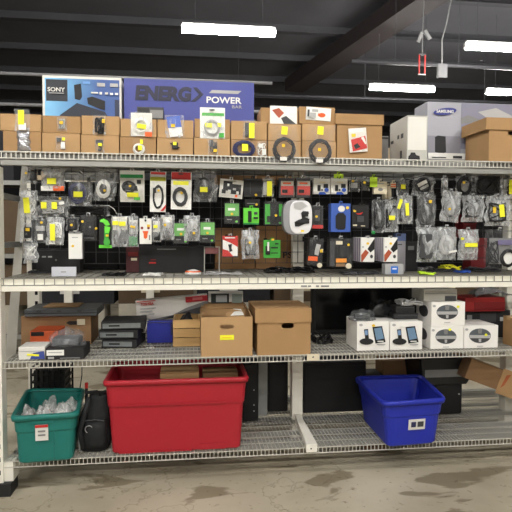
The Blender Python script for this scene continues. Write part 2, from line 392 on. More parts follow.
def draw(parts, Y, parent, xf, seed, t=.0, inside=False):
    """prints, stickers and contents in photograph coordinates on the plane Y (layers come forward one by one)"""
    rnd = random.Random(seed); lay = 0; made = {}
    for p in parts:
        kind, nm, ck = p[0], p[1], p[2]; mat = COLS[ck] if isinstance(ck, str) else ck; g = p[3]
        lay += 1; y = Y-.0012*lay
        m = MB(); sm = False; bev = 0
        if kind == 'r':
            q = rect(*g[:4], y); m.box(q[0], y-.001, q[1], q[2], y+.0006, q[3])
            if len(g) > 4:
                c = Vector(((q[0]+q[2])/2, y, (q[1]+q[3])/2)); rr = rotY(c, g[4]); m.v = [rr @ v for v in m.v]
        elif kind == 'e':
            cx, cy, rx, ry = g; pts = []
            for k in range(18):
                a = 2*math.pi*k/18; v = P(cx+rx*math.cos(a), cy+ry*math.sin(a), y); pts.append((v.x, v.z))
            m.prism(pts, y-.001, y+.0006)
        elif kind == 'p':
            pts = [P(a, b, y) for a, b in g]; m.prism([(v.x, v.z) for v in pts], y-.001, y+.0006)
        elif kind == 'b':
            q = rect(*g[:4], Y); m.box(q[0], Y-g[4], q[1], q[2], Y, q[3]); bev = min(.006, g[4]*.25, (q[2]-q[0])*.2)
            lay += g[4]/.0012
        elif kind == 'coil':
            cx, cy, rx, ry, turns, rad = g; c = P(cx, cy, Y); k = (c-P(cx+1, cy, Y)).length
            pts = []; N = 22
            for i in range(int(N*turns)):
                a = 2*math.pi*i/N; w = 1-.08*rnd.random()-.26*((i//N) % 4)/3
                pts.append((c.x+rx*k*w*math.cos(a+seed), c.y-.004-.0035*((i//N) % 4)-rad*.5*math.sin(a*.5), c.z+ry*k*w*math.sin(a+seed)))
            m.tube(pts, rad*1.25, 5); sm = True
            lay += 6
        elif kind == 'sq':
            x0, y0, x1, y1, n, rad = g
            for s in range(n):
                pts = []; ph = rnd.random()*6; fx = rnd.uniform(.8, 2.2); fy = rnd.uniform(.8, 2.0)
                for i in range(14):
                    a = i/13*2*math.pi
                    v = P((x0+x1)/2+(x1-x0)/2*math.sin(fx*a+ph)*.92, (y0+y1)/2+(y1-y0)/2*math.cos(fy*a+ph*1.7)*.92, Y-.003-.004*s)
                    pts.append(v)
                m.tube(pts, rad, 5)
            sm = True; lay += 5
        elif kind == 'w':
            pts = [P(a, b, Y-.006) for a, b in g[0]]
            m.tube(pts, g[1], 6); sm = True; lay += 4
        made[nm] = m.build(nm, mat, made.get(SUB.get(nm), parent), xf=xf, smooth=sm, bevel=bev)
CNT = [0]
def item(name, label, cat, rc, Y, shape, parts=(), col='w', depth=.02, tilt=0, hooked=True, group=None, film=None, z0=None, header=None):
    CNT[0] += 1; seed = CNT[0]*1.37
    q = list(rect(*rc, Y))
    if z0 is not None: q[1] = z0
    c = Vector(((q[0]+q[2])/2, Y, (q[1]+q[3])/2))
    t = thing(name, label, cat, ((q[0]+q[2])/2, Y, q[1]), group)
    xf = rotY(c, tilt) if tilt else None
    mat = COLS[col] if isinstance(col, str) else col
    if shape == 'bag':
        ins = [p for p in parts if p[1] not in ('price_sticker', 'price_dot', 'paper_label')]; st = [p for p in parts if p not in ins]
        draw(ins, Y-depth*.25, t, xf, seed)
        pouch(q, Y, depth, seed).build('pouch', film or CLR, t, xf=xf, smooth=True)
        draw(st, Y-depth*1.2-.002, t, xf, seed)
    elif shape == 'card':
        MB().box(q[0], Y, q[1], q[2], Y+.005, q[3]).build('card', mat, t, xf=xf, bevel=.0015)
        draw(parts, Y, t, xf, seed)
        if film:
            pouch([q[0]+.004, q[1]+.006, q[2]-.004, q[3]-(q[3]-q[1])*.22], Y-.001, depth, seed).build('blister', film, t, xf=xf, smooth=True)
    elif shape == 'clam':
        MB().box(q[0]+.004, Y+.004, q[1]+.004, q[2]-.004, Y+depth, q[3]-.006).build('insert', mat, t, xf=xf)
        draw(parts, Y+.002, t, xf, seed)
        MB().box(q[0], Y-.014, q[1], q[2], Y+depth+.003, q[3]).build('clear_shell', film or CLR2, t, xf=xf, bevel=.006)
    elif shape == 'box':
        MB().box(q[0], Y, q[1], q[2], Y+depth, q[3]).build('body', mat, t, xf=xf, bevel=.0015)
        draw(parts, Y, t, xf, seed)
    if hooked:
        cx = (rc[0]+rc[2])/2
        k = (P(cx+1, rc[1], Y)-P(cx, rc[1], Y)).length
        tab = MB()
        tz = q[3]; tx = c.x
        tab.box(tx-.012, Y+.0005, tz-.008, tx-.005, Y+.002, tz+.014).box(tx+.005, Y+.0005, tz-.008, tx+.012, Y+.002, tz+.014).box(tx-.012, Y+.0005, tz+.008, tx+.012, Y+.002, tz+.016)
        tab.build('hang_tab', CLR3 if shape in ('bag', 'clam') else mat, t)
        hook(cx, rc[1]-.1, Y)
    return t

# ------------------------------------------------------------------ cartons
def carton(name, label, rc, Y, depth, z0, mat=KRAFT, group=None, open_top=False, z1=None, cat='cardboard box', yaw=0, tape=True):
    q = list(rect(*rc, Y)); q[1] = z0
    if z1: q[3] = z1
    t = thing(name, label, cat, ((q[0]+q[2])/2, Y, z0), group)
    xf = rotZ(Vector(((q[0]+q[2])/2, Y, z0)), yaw) if yaw else None
    MB().box(q[0], Y, z0, q[2], Y+depth, q[3]-.003).build('body', mat, t, xf=xf, bevel=.003)
    MB().box(q[0]+.001, Y, q[3]-.003, q[2]-.001, Y+depth/2-.001, q[3]).build('top_flap', mat, t, xf=xf)
    MB().box(q[0]+.001, Y+depth/2+.001, q[3]-.003, q[2]-.001, Y+depth, q[3]).build('top_flap', mat, t, xf=xf)
    if tape: MB().box(q[0]-.0006, Y+depth/2-.02, q[3]-.02, q[2]+.0006, Y+depth/2+.02, q[3]+.0006).build('tape_strip', TAPE, t, xf=xf)
    return t
GA = 'small brown cartons in the upper row on the top shelf'; GB = 'small brown cartons in the lower row on the top shelf'
low = [(3, 131, 41, 150, 'lower-row small brown carton, leftmost, behind crumpled silver bag'),
       (42, 133, 80, 151, 'lower-row small brown carton, second from the left end'),
       (81, 135, 119, 153, 'lower-row small brown carton, third from the left end'),
       (120, 137, 156, 154, 'lower-row small brown carton behind the white cable with two stickers'),
       (157, 138, 193, 155, 'lower-row small brown carton behind the tiny black connector'),
       (194, 138, 230, 155, 'lower-row small brown carton under the green-topped cable pack'),
       (231, 140, 267, 157, 'lower-row small brown carton behind the dark blue cable coil'),
       (268, 141, 301, 157.5, 'lower-row small brown carton behind left one of two black coils'),
       (302, 141, 336, 158, 'lower-row small brown carton behind right one of two black coils')]
upp = [(0, 114, 41, 131, 'upper-row small brown carton, leftmost, behind tall yellow sticker'),
       (42.5, 116, 80.5, 133, 'upper-row small brown carton under the blue speaker-system box'),
       (81.5, 116, 119.5, 135, 'upper-row small brown carton behind bagged black connector cable'),
       (120.5, 119, 156.5, 137, 'upper-row small brown carton behind white coiled cable bag with red corner'),
       (157.5, 120, 193.5, 138, 'upper-row small brown carton behind the blue and white card'),
       (194.5, 119, 230, 138, 'upper-row small brown carton behind the green-topped cable pack'),
       (231, 121, 267, 140, 'upper-row small brown carton behind dark stick with yellow sticker'),
       (268, 124, 301, 141, 'upper-row small brown carton carrying the box with white diamond card'),
       (302, 124, 335.5, 141, 'upper-row small brown carton carrying the box with white orange-dot card')]
YA = .03
for i, a in enumerate(low):
    zt = rect(*a[:4], YA)[3]
    carton('cardboard_carton', a[4], a[:4], YA, .24, ZT, KRAFT if i % 3 else KRAFT2, GB, z1=zt)
    u = upp[i]
    carton('cardboard_carton', u[4], u[:4], YA, .23, zt+.001, KRAFT2 if i % 4 == 1 else KRAFT, GA)
zt8 = rect(*upp[7][:4], YA)[3]+.001; zt9 = rect(*upp[8][:4], YA)[3]+.001
carton('cardboard_carton', 'third-tier brown carton showing a white card with an orange diamond', (261, 108, 298, 124), YA+.01, .2, zt8, KRAFT2, 'third-tier cartons')
carton('cardboard_carton', 'third-tier brown carton showing a white card with an orange dot', (299, 107, 335, 124), YA+.01, .2, zt9, KRAFT2, 'third-tier cartons')

def banker(label, rc, Y, depth, z0, lid=None, mat=KRAFT, hole=None, group=None, yaw=0, name='banker_box'):
    q = list(rect(*rc, Y)); q[1] = z0; x0, _, x1, z1 = q; th = .005
    t = thing(name, label, 'cardboard box', ((x0+x1)/2, Y, z0), group)
    xf = rotZ(Vector(((x0+x1)/2, Y, z0)), yaw) if yaw else None
    m = MB().box(x0, Y+depth-th, z0, x1, Y+depth, z1).box(x0, Y+th, z0, x0+th, Y+depth-th, z1).box(x1-th, Y+th, z0, x1, Y+depth-th, z1).box(x0+th, Y+th, z0, x1-th, Y+depth-th, z0+th)
    m.build('body', mat, t, xf=xf)
    m = MB()
    if hole:
        h = rect(*hole, Y)
        # front wall with a rounded hand hole cut through it
        n = 20; out = []; inn = []
        cx, cz = (h[0]+h[2])/2, (h[1]+h[3])/2; hw, hh = (h[2]-h[0])/2, (h[3]-h[1])/2
        for k in range(n):
            a = 2*math.pi*(k+.5)/n; ca, sa = math.cos(a), math.sin(a)
            inn.append((cx+(hw-hh)*max(-1, min(1, ca*1.6))+hh*ca, cz+hh*sa))
        rx = [(x1-cx), (x0-cx)]; rz = [(z1-cz), (z0-cz)]
        angs = []
        for k in range(n):
            a = 2*math.pi*(k+.5)/n; ca, sa = math.cos(a), math.sin(a)
            sx = (rx[0] if ca > 0 else rx[1])/ca; sz = (rz[0] if sa > 0 else rz[1])/sa
            s = min(sx, sz); out.append([cx+ca*s, cz+sa*s])
        for corner in ((x1, z1), (x0, z1), (x0, z0), (x1, z0)):
            j = min(range(n), key=lambda i: (out[i][0]-corner[0])**2+(out[i][1]-corner[1])**2); out[j] = list(corner)
        vs = [(p[0], Y, p[1]) for p in out]+[(p[0], Y, p[1]) for p in inn]+[(p[0], Y+th, p[1]) for p in out]+[(p[0], Y+th, p[1]) for p in inn]
        fs = []
        for k in range(n):
            j = (k+1) % n
            fs += [(k, j, n+j, n+k), (2*n+k, 3*n+k, 3*n+j, 2*n+j), (n+k, n+j, 3*n+j, 3*n+k), (k, 2*n+k, 2*n+j, j)]
        m.add(vs, fs)
    else: m.box(x0, Y, z0, x1, Y+th, z1)
    m.build('front_wall', mat, t, xf=xf)
    if lid:
        l = rect(*lid, Y-.012); o = .01
        m = MB(); zb, zz = l[1], l[3]
        m.box(l[0], Y-o, zz-th, l[2], Y+depth+o, zz).box(l[0], Y-o, zb, l[2], Y-o+th, zz-th).box(l[0], Y+depth+o-th, zb, l[2], Y+depth+o, zz-th)
        m.box(l[0], Y-o+th, zb, l[0]+th, Y+depth+o-th, zz-th).box(l[2]-th, Y-o+th, zb, l[2], Y+depth+o-th, zz-th)
        m.build('lid', mat, t, xf=xf)
    return t
banker('wide lidded brown box beside small cartons on the top shelf', (337, 119, 382, 158.5), .03, .3, ZT, (335.5, 114, 384, 124.5), KRAFT2, (357, 127, 366, 131))
banker('large plain brown lidded box at right end of the top shelf', (489, 125, 570, 161), .01, .3, ZT, (486.5, 118.5, 573, 130.5), KRAFT2, (508, 131, 520, 135.5))

# samples fixed on the cartons ------------------------------------------
YS = YA-.004
BG = 'sample bags hung on the top-shelf cartons'
def smp(label, rc, parts, shape='bag', col='w', name='sample_bag', cat='sample bag', depth=.014, film=None, tilt=0, Y=None):
    return item(name, label, cat, rc, YS if Y is None else Y, shape, parts, col, depth, tilt, False, BG, film or CLR)
smp('small clear bag with tall yellow sticker on leftmost upper carton', (15, 109, 30, 131), [('r', 'paper_label', 'w', (18.5, 123, 26, 130)), ('r', 'price_sticker', 'y', (18, 110, 24, 124.5))])
smp('crumpled silver antistatic bag on leftmost lower carton', (17, 131, 30, 151), [('b', 'circuit_board', 'd', (19, 134, 28, 149, .006))], film=FOIL, name='antistatic_bag', depth=.02)
smp('tiny bag with silver plug and tan dot on second upper carton', (57, 117, 67, 131), [('sq', 'cable', 'lg', (59, 119, 65, 129, 3, .003)), ('b', 'plug', 's', (61, 121, 65, 128, .008)), ('r', 'price_dot', 'go', (59.5, 121, 63, 124))])
smp('tiny bag with white plug on second lower carton', (56, 136, 66, 150), [('b', 'plug', 'w', (61, 142, 65, 149, .008)), ('b', 'plug', 'd', (57, 138, 61, 142, .008)), ('r', 'price_dot', 'y', (62, 137.5, 65, 140.5))])
smp('tall bag with black connector cable on third upper carton', (93, 115, 106, 135), [('sq', 'cable', 'k', (95, 117, 104, 133, 4, .004)), ('b', 'plug', 'k', (98, 127, 104, 134, .01)), ('r', 'price_dot', 'go', (102, 119, 105, 123))])
smp('small bag with dark adapter and yellow dot on third lower carton', (95, 139, 104, 153), [('b', 'plug', 'd', (96, 140, 103, 144, .008)), ('sq', 'cable', 'd', (98, 144, 102, 151, 2, .003)), ('r', 'price_dot', 'y', (98, 143, 102, 146))])
smp('white bag of coiled white cable with red corner on upper carton', (130, 112, 153, 137), [('r', 'backing_card', 'pa', (131, 113, 152, 136)), ('coil', 'cable_coil', 'w', (141, 126, 8, 8, 4, .004)), ('r', 'corner_print', 'o', (145, 132, 152, 136.5)), ('r', 'price_sticker', 'y', (137, 124, 146, 128.5, 8))], depth=.02)
smp('looped white cable with two yellow stickers on lower carton', (133, 138, 147, 155), [('coil', 'cable_coil', 'w', (139, 149, 5.5, 5, 3, .004)), ('r', 'price_sticker', 'y', (140, 139.5, 143, 144)), ('r', 'price_sticker', 'y', (138, 145.5, 142, 150))], film=CLR2)
smp('clear bag with blue and white card on an upper carton', (165, 115, 184, 138), [('p', 'blue_card', 'b', [(166.5, 117), (180, 116), (181.5, 127), (168, 128)]), ('p', 'white_card', 'w', [(168.5, 128), (181.5, 127), (183, 136), (170, 137)]), ('r', 'price_dot', 'go', (171, 124, 175, 127))])
smp('tiny black connector with yellow dot on a lower carton', (170, 141, 180, 150), [('b', 'plug', 'k', (172, 142.5, 178, 149, .01)), ('w', 'cable', 'k', ([(170.5, 143), (174, 146), (179.5, 148)], .004)), ('r', 'price_dot', 'y', (173, 142, 176.5, 145))], film=CLR2)
smp('white cable pack with green header standing before upper carton', (200, 107.5, 225, 138.5), [('r', 'green_header', 'gn', (202, 113, 224, 116)), ('coil', 'cable_coil', 'lg', (212, 128, 8, 8, 3, .003)), ('r', 'green_mark', 'gn', (219, 133, 224, 137.5)), ('r', 'price_sticker', 'y', (205, 123, 212, 127.5)), ('r', 'price_sticker', 'y', (217, 123, 221, 127)), ('e', 'hang_hole', 'd', (212, 110, 3, .9))], 'card', 'w', 'cable_pack', 'cable pack')
smp('tiny bag of two dark plugs and yellow dot on a lower carton', (208, 139, 218, 155), [('b', 'plug', 'd', (209.5, 140, 213, 147, .008)), ('b', 'plug', 'k', (213, 146, 217, 152, .008)), ('sq', 'cable', 'k', (210, 141, 217, 153, 2, .002)), ('r', 'price_dot', 'go', (213.5, 149, 217, 152))])
smp('dark stick in a bag with tall yellow sticker on upper carton', (243, 120, 255, 139), [('b', 'stick', 'd', (245, 123, 251, 137, .01)), ('r', 'price_sticker', 'y', (249, 123, 254.5, 138))])
smp('oval coil of dark blue cable with yellow sticker on lower carton', (232, 140, 256, 158), [('coil', 'cable_coil', 'n', (244, 149, 11, 8, 6, .004)), ('r', 'price_sticker', 'y', (242, 144, 248, 151))], film=CLR2)
smp('clear bag of small white pieces beside dark blue coil', (257, 141, 267, 158), [('b', 'white_piece', 'w', (259, 144, 263, 148, .006)), ('b', 'white_piece', 'w', (262, 149, 266, 155, .006)), ('sq', 'cable', 'w', (258, 143, 266, 156, 2, .002))])
for x0, yy, lab in ((271, 0, 'left one of two bagged black cable coils on small cartons'), (307, 2, 'right one of two bagged black cable coils on small cartons')):
    smp(lab, (x0, 125, x0+27, 162+yy), [('coil', 'cable_coil', 'd', (x0+13, 149.5+yy, 11.5, 12, 7.5, .0026)), ('r', 'price_dot', 'go', (x0+11, 144+yy*2, x0+14, 147+yy*2)), ('r', 'price_sticker', 'y', (x0+10.5, 126.5, x0+16.5, 134.5, 4)), ('r', 'paper_label', 'pa', (x0+9, 157+yy, x0+16, 160.5+yy))], film=clear(.03, .16), Y=-.018)
item('sample_card', 'white card with orange diamond and black phone print in bag', 'sample card', (270, 106, 297, 124), YA+.005, 'card', [('p', 'orange_diamond', 'br', [(272, 110), (279, 108), (284, 113), (279, 118)]), ('p', 'phone_print', 'd', [(281, 118), (286, 116), (296, 124), (284, 124)])], 'w', .01, hooked=False, group=BG)
item('sample_card', 'white card with small orange dot print on third-tier carton', 'sample card', (306, 107.5, 331, 120.5), YA+.005, 'card', [('e', 'orange_dot', 'o', (322, 115, 3.5, 2.2)), ('r', 'print_line', 'lg', (312, 109.5, 318, 112)), ('b', 'plug', 'o', (318, 113.5, 321, 116, .006)), ('r', 'black_strip', 'd', (307.5, 110, 309.5, 117)), ('r', 'print_line', 'lg', (310, 113, 316, 118))], 'w', .01, tilt=3, hooked=False, group=BG)
item('sample_card', 'white and red clamshell card on the wide lidded box', 'sample card', (349, 128, 367, 152), YS-.012, 'card', [('r', 'white_header', 'w', (350, 129, 364, 132)), ('p', 'red_panel', 'r', [(351, 139), (365.5, 136.5), (366.5, 149), (352, 151)]), ('p', 'black_plug', 'k', [(353, 145), (357, 143), (360, 147), (355, 149)]), ('r', 'yellow_mark', 'go', (352, 133.5, 356, 136.5)), ('p', 'pale_stripe', 'pa', [(361, 138), (364, 137), (366, 144), (365, 145)])], 'pa', .012, tilt=-5, hooked=False, group=BG, film=CLR2)

# printed boxes on the top shelf -----------------------------------------
def pbox(name, label, rc, Y, depth, z0, col, parts, cat='box', yaw=0, group=None, texts=()):
    q = list(rect(*rc, Y)); q[1] = z0; c = Vector(((q[0]+q[2])/2, Y, z0))
    t = thing(name, label, cat, c, group); xf = rotZ(c, yaw) if yaw else None
    mat = COLS[col] if isinstance(col, str) else col
    MB().box(q[0], Y, z0, q[2], Y+depth, q[3]-.002).build('body', mat, t, xf=xf, bevel=.002)
    MB().box(q[0]+.002, Y+.001, q[3]-.002, q[2]-.002, Y+depth*.5-.001, q[3]).build('top_flap', mat, t, xf=xf)
    MB().box(q[0]+.002, Y+depth*.5+.001, q[3]-.002, q[2]-.002, Y+depth-.001, q[3]).build('top_flap', mat, t, xf=xf)
    draw(parts, Y, t, xf, 3.3)
    for tx in texts:
        s, g, ck = tx[:3]; y = Y-.0013*(len(parts)+1)
        r = rect(*g, y); text_mb(s, r[0], r[1], r[2], r[3], y, *(tx[3:])).build('lettering', COLS[ck] if isinstance(ck, str) else ck, t, xf=xf)
    return t
def grad_blue():
    m = bpy.data.materials.new('printed_blue_water'); m.use_nodes = True; nt = m.node_tree; b = nt.nodes['Principled BSDF']
    tc = nt.nodes.new('ShaderNodeTexCoord'); sp = nt.nodes.new('ShaderNodeSeparateXYZ'); nz = nt.nodes.new('ShaderNodeTexNoise'); nz.inputs['Scale'].default_value = 6
    r = nt.nodes.new('ShaderNodeValToRGB'); ad = nt.nodes.new('ShaderNodeMath'); ad.operation = 'MULTIPLY_ADD'; ad.inputs[1].default_value = .5
    nt.links.new(tc.outputs['Generated'], sp.inputs[0]); nt.links.new(tc.outputs['Object'], nz.inputs['Vector'])
    nt.links.new(nz.outputs['Fac'], ad.inputs[0]); nt.links.new(sp.outputs['X'], ad.inputs[2]); nt.links.new(ad.outputs[0], r.inputs[0])
    r.color_ramp.elements[0].position = .25; r.color_ramp.elements[0].color = lin((120, 190, 235))+(1,)
    r.color_ramp.elements[1].position = 1.1; r.color_ramp.elements[1].color = lin((40, 80, 150))+(1,)
    nt.links.new(r.outputs[0], b.inputs['Base Color']); b.inputs['Roughness'].default_value = .35; return m
NAVYT = M((30, 32, 58), .5, var=.05)
YB = .3
pbox('speaker_system_box', 'blue printed speaker-system box with black corner panel, standing behind cartons', (42.5, 76.5, 121.5, 134), YB, .22, ZT, 'pa',
     [('r', 'blue_print', grad_blue(), (45, 79, 119.5, 134)), ('r', 'black_panel', M((30, 34, 44), .4), (46, 79.5, 67.5, 101)),
      ('p', 'bar_speaker_print', M((38, 44, 58), .5), [(60, 115), (77, 103), (105, 112), (110, 120), (110, 132), (60, 132)]),
      ('p', 'speaker_print', 'k2', [(74, 85), (81, 83.5), (82, 97), (80, 100), (75, 99)]), ('p', 'speaker_print', 'k2', [(87, 98), (92, 96.5), (105, 101), (105, 110), (100, 109), (88, 104)]),
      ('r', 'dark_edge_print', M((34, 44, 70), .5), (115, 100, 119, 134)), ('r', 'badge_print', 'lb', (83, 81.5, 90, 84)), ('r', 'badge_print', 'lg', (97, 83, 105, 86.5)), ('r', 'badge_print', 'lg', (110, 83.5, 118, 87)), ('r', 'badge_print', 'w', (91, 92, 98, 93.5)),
      ('r', 'badge_print', 'w', (99.5, 92, 102, 94.5)), ('r', 'badge_print', 'w', (105, 92.5, 108, 94.5)), ('r', 'badge_print', 'w', (110, 93, 113, 95)), ('r', 'badge_print', 'w', (115, 93, 118, 95)), ('r', 'print_line', 'lg', (49, 92.6, 64, 93.4))],
     texts=[('SONY', (47.5, 87.3, 65, 91.5), 'w', 0, .012)])
EB = M((66, 74, 150), .5, var=.1, scale=5)
eb = pbox('power_bar_box', 'wide blue box with large dark lettering behind the small cartons', (124, 80.5, 254, 138), YB, .25, ZT, EB,
     [('p', 'silver_swoosh', 'lg', [(212, 90), (241.5, 91), (238, 94), (209, 93)])],
     texts=[('ENERG', (135, 86, 191.5, 101), NAVYT, .1, .06), ('POWER', (206.5, 97, 241.5, 103.5), 'w', 0, .02), ('BAR', (232, 105.5, 242, 108.5), 'lg', 0, .01)])
m = MB()
g = [P(a, b, YB-.004) for a, b in ((193, 87.5), (197, 87.5), (203.5, 94.5), (195.5, 101.5), (191, 101.5), (199, 94.5))]
m.prism([(v.x, v.z) for v in g], YB-.005, YB-.002).build('lettering', NAVYT, eb)
item('grey_plastic_case', 'dark grey plastic case lying on upper cartons before blue box', 'case', (137, 107, 163.5, 119), .2, 'box', [('r', 'side_panel', 'g', (150, 110, 163, 118)), ('r', 'latch', 'k', (138, 108, 149, 112))], 'd', .07, hooked=False)
pbox('electronics_carton', 'narrow dark grey carton beside the wide lidded box on top shelf', (379, 136, 388.5, 159.5), .34, .15, ZT, 'g', [('r', 'edge_print', 'd', (380, 137, 389, 139))])
WB = M((188, 187, 180), .6, var=.06, scale=7)
t = pbox('speaker_carton', 'shorter white carton with small dark speaker prints beside silver box', (407, 115.5, 427.5, 160), .04, .3, ZT, WB,
     [('p', 'speaker_print', 'k2', [(408, 159.5), (408.5, 156), (410, 155), (411, 152.5), (415, 152.5), (416, 155), (419.5, 156), (420, 159.5)]), ('r', 'pale_panel', 'pa', (408, 117, 426.5, 150))])
xs = rect(407, 115.5, 427.5, 160, .04)[0]
for ya, za, hz, wy in ((.1, 2.17, .03, .04), (.17, 2.175, .025, .03), (.27, 2.16, .02, .05), (.12, 2.04, .05, .03)):
    MB().box(xs-.0012, ya, za, xs-.0002, ya+wy, za+hz).build('speaker_print', DGREY, t)
SB = M((166, 166, 176), .45, var=.05, scale=6)
LV = M((132, 132, 150), .5, var=.12, scale=5)
t = pbox('soundbar_carton', 'big silver grey carton with blue oval logo on the top shelf', (427, 103.5, 545, 161), .36, .22, ZT, SB,
     [('r', 'picture_print', LV, (461, 104.5, 543, 150)), ('p', 'mountain_print', 'g', [(461, 118), (468, 115), (476, 118), (484, 121), (461, 124)]), ('p', 'mountain_print', 'lg', [(478, 112), (496, 108), (512, 116), (543, 112), (543, 120), (490, 120)]),
      ('r', 'shadow_print', M((140, 140, 150), .5), (428, 136, 460.5, 153.5)), ('p', 'speaker_print', 'k2', [(435, 137), (438, 135.5), (445.5, 136.5), (446, 152), (442, 154), (435, 152)]), ('r', 'white_band', 'w', (428, 154, 543, 160)), ('r', 'print_line', 'd', (453, 156, 462, 158.5)), ('r', 'print_line', 'd', (432, 157, 446, 158)),
      ('p', 'logo_oval', M((44, 50, 130), .4), [(445+11.5*math.cos(a)+.2*3.6*math.sin(a), 111.5-3.6*math.sin(a)-1.0*math.cos(a)) for a in [2*math.pi*k/24 for k in range(24)]])],
     texts=[('SAMSUNG', (436.5, 109.8, 453.5, 113.0), 'w', 0, .02)])

# ------------------------------------------------------------------ goods hanging on the grid
HG = 'goods hanging on the grid wall'
def H(name, label, cat, rc, Y, shape, parts, col='w', depth=.02, tilt=0, film=None, hooked=True):
    return item(name, label, cat, rc, Y, shape, parts, col, depth, tilt, hooked, HG, film)
def st(ck, *g): return ('r', 'price_sticker', ck, g)
def dot(*g): return ('e', 'price_dot', 'go', (g[0], g[1], 1.35, 1.25))
CB = 'cable bag'
H('bagged_plug', 'small clear bag with a yellow dot, top left of grid', CB, (22, 167, 38, 184), .3, 'bag', [('sq', 'cable', 'lg', (24, 172, 30, 182, 3, .003)), ('b', 'plug', 'k', (31, 170, 37, 180, .012)), dot(26, 173)])
H('bagged_cable', 'clear bag with orange and white base strip at top left', CB, (40.5, 168, 64, 191), .22, 'bag', [('coil', 'cable_coil', 'lg', (52, 180, 8, 6, 4, .004)), ('r', 'white_strip', 'w', (41, 186, 53, 190.8)), ('r', 'orange_strip', 'o', (53, 186, 64, 190.8)), st('y', 47, 178, 56, 184)], film=CLR3, depth=.03)
H('bagged_cable', 'bag holding a thick navy blue cable coil', CB, (68, 173, 92.5, 206), .22, 'bag', [('coil', 'cable_coil', 'n', (77.5, 193, 8.5, 10.5, 7, .0052)), st('y', 73.5, 191.5, 82.5, 197)], depth=.03)
H('bagged_cable', 'bag holding a round white cable coil', CB, (94, 168.5, 116, 201), .2, 'bag', [('coil', 'cable_coil', 'w', (103.5, 189, 6.5, 9, 6, .005)), ('b', 'plug', 'd', (103, 184, 107, 192, .012)), dot(104.5, 190.5)], depth=.03)
H('cable_pack', 'white pack with green header band left of red-headed packs', 'cable pack', (120, 170.5, 144.5, 202), .2, 'card', [('r', 'green_header', 'dg', (120.3, 174.5, 143, 178)), ('p', 'cable_print', 'd', [(124, 182), (137, 186), (138, 191), (124, 190)]), ('coil', 'cable_coil', 'd', (129, 187, 7, 6, 3, .003)), ('b', 'plug', 'k', (137, 180, 141, 184, .01)), ('r', 'green_mark', 'gn', (134, 197, 140, 200)), dot(130, 186), st('y', 127, 192.5, 138.5, 197)], 'pa', .016, film=CLR2)
H('cable_pack', 'slim pack with red header and long black cable loop', 'cable pack', (150, 171.5, 166, 212), .18, 'card', [('r', 'red_header', 'r', (150.5, 172, 165, 174.5)), ('r', 'yellow_band', M((178, 180, 60), .6), (150, 177, 165.5, 181)), ('r', 'clear_band', 'lg', (150, 174.5, 165.5, 177)), ('coil', 'cable_loop', 'k', (158.3, 197, 5, 12, 2, .004)), ('b', 'plug', 'k', (153, 188, 156, 193, .012)), ('p', 'red_corner', 'r', [(160.5, 211), (166, 204.5), (166, 208), (163.5, 211)]), dot(158.5, 190.5)], 'w', .016, tilt=1, film=CLR2)
H('cable_pack', 'broad white pack with red header and black cable coil', 'cable pack', (171, 172, 191.5, 209.5), .18, 'card', [('r', 'red_header', 'r', (171.3, 172.3, 190.5, 179.5)), ('r', 'yellow_band', 'y', (173, 181, 188.5, 185)), ('coil', 'cable_coil', 'd', (180.3, 197, 7, 9.5, 5, .0042)), dot(181.5, 193), ('e', 'hang_hole', 'd', (180.5, 174, 3, .7))], 'w', .016, tilt=1, film=CLR2)
H('bagged_cable', 'grey bag with shiny black cable coil right of red-headed packs', CB, (193, 169.5, 217, 202), .2, 'bag', [('coil', 'cable_coil', 'k', (203.5, 188, 8, 10, 6, .0045)), ('sq', 'cable', 'd', (198, 182, 210, 198, 3, .003)), st('y', 200, 187, 207.5, 192)], depth=.03)
H('bead_card', 'white card with black bead pieces hanging slightly tilted', 'card', (219.5, 179.5, 243, 198), .2, 'card', [('r', 'black_print', 'k', (223, 181.5, 232, 191)), ('r', 'black_print', 'k2', (231, 184, 241, 194)), ('b', 'bead', 'w', (227, 184, 229, 186.5, .008)), ('b', 'bead', 'lg', (233, 188, 236, 190, .008)), ('b', 'bead', 'w', (228, 190, 231, 193, .008)), ('b', 'bead', 'k', (236, 185, 239, 187, .008)), ('b', 'bead', 'w', (236.5, 191, 239, 194, .008)), ('b', 'bead', 'k', (222, 190, 226, 194, .008)), ('r', 'red_mark', 'o', (235.5, 194.5, 238, 197))], 'pa', .012, tilt=5, film=CLR2)
H('black_pack', 'plain black pack with yellow dot right of bead card', 'pack', (244, 178.5, 262, 197), .2, 'box', [('r', 'grey_edge', 'd', (245, 179, 261, 180)), ('r', 'grey_line', 'd', (250, 182, 250.6, 194)), dot(256, 195)], 'k2', .03)
H('bagged_stick', 'narrow bag almost covered by a tall yellow sticker', CB, (262, 177.5, 274, 197), .2, 'bag', [('b', 'stick', 'lg', (263, 179, 272, 195, .01)), st('y', 267, 181, 272, 196)])
for x0, lab in ((279, 'left red and white clamshell with black gadget'), (295.5, 'right red and white clamshell with black gadget')):
    H('red_clamshell', lab, 'clamshell pack', (x0, 177, x0+15.5, 198), .2, 'clam', [('r', 'white_band', 'pa', (x0+2, 181, x0+14.5, 186)), ('r', 'red_panel', M((200, 70, 62), .5), (x0+2, 186, x0+14.5, 195)), ('b', 'gadget', 'k', (x0+3, 189.5, x0+8.5, 193, .01)), ('r', 'print_line', 'o', (x0+4, 182.5, x0+12, 184))], DGREY, .045)
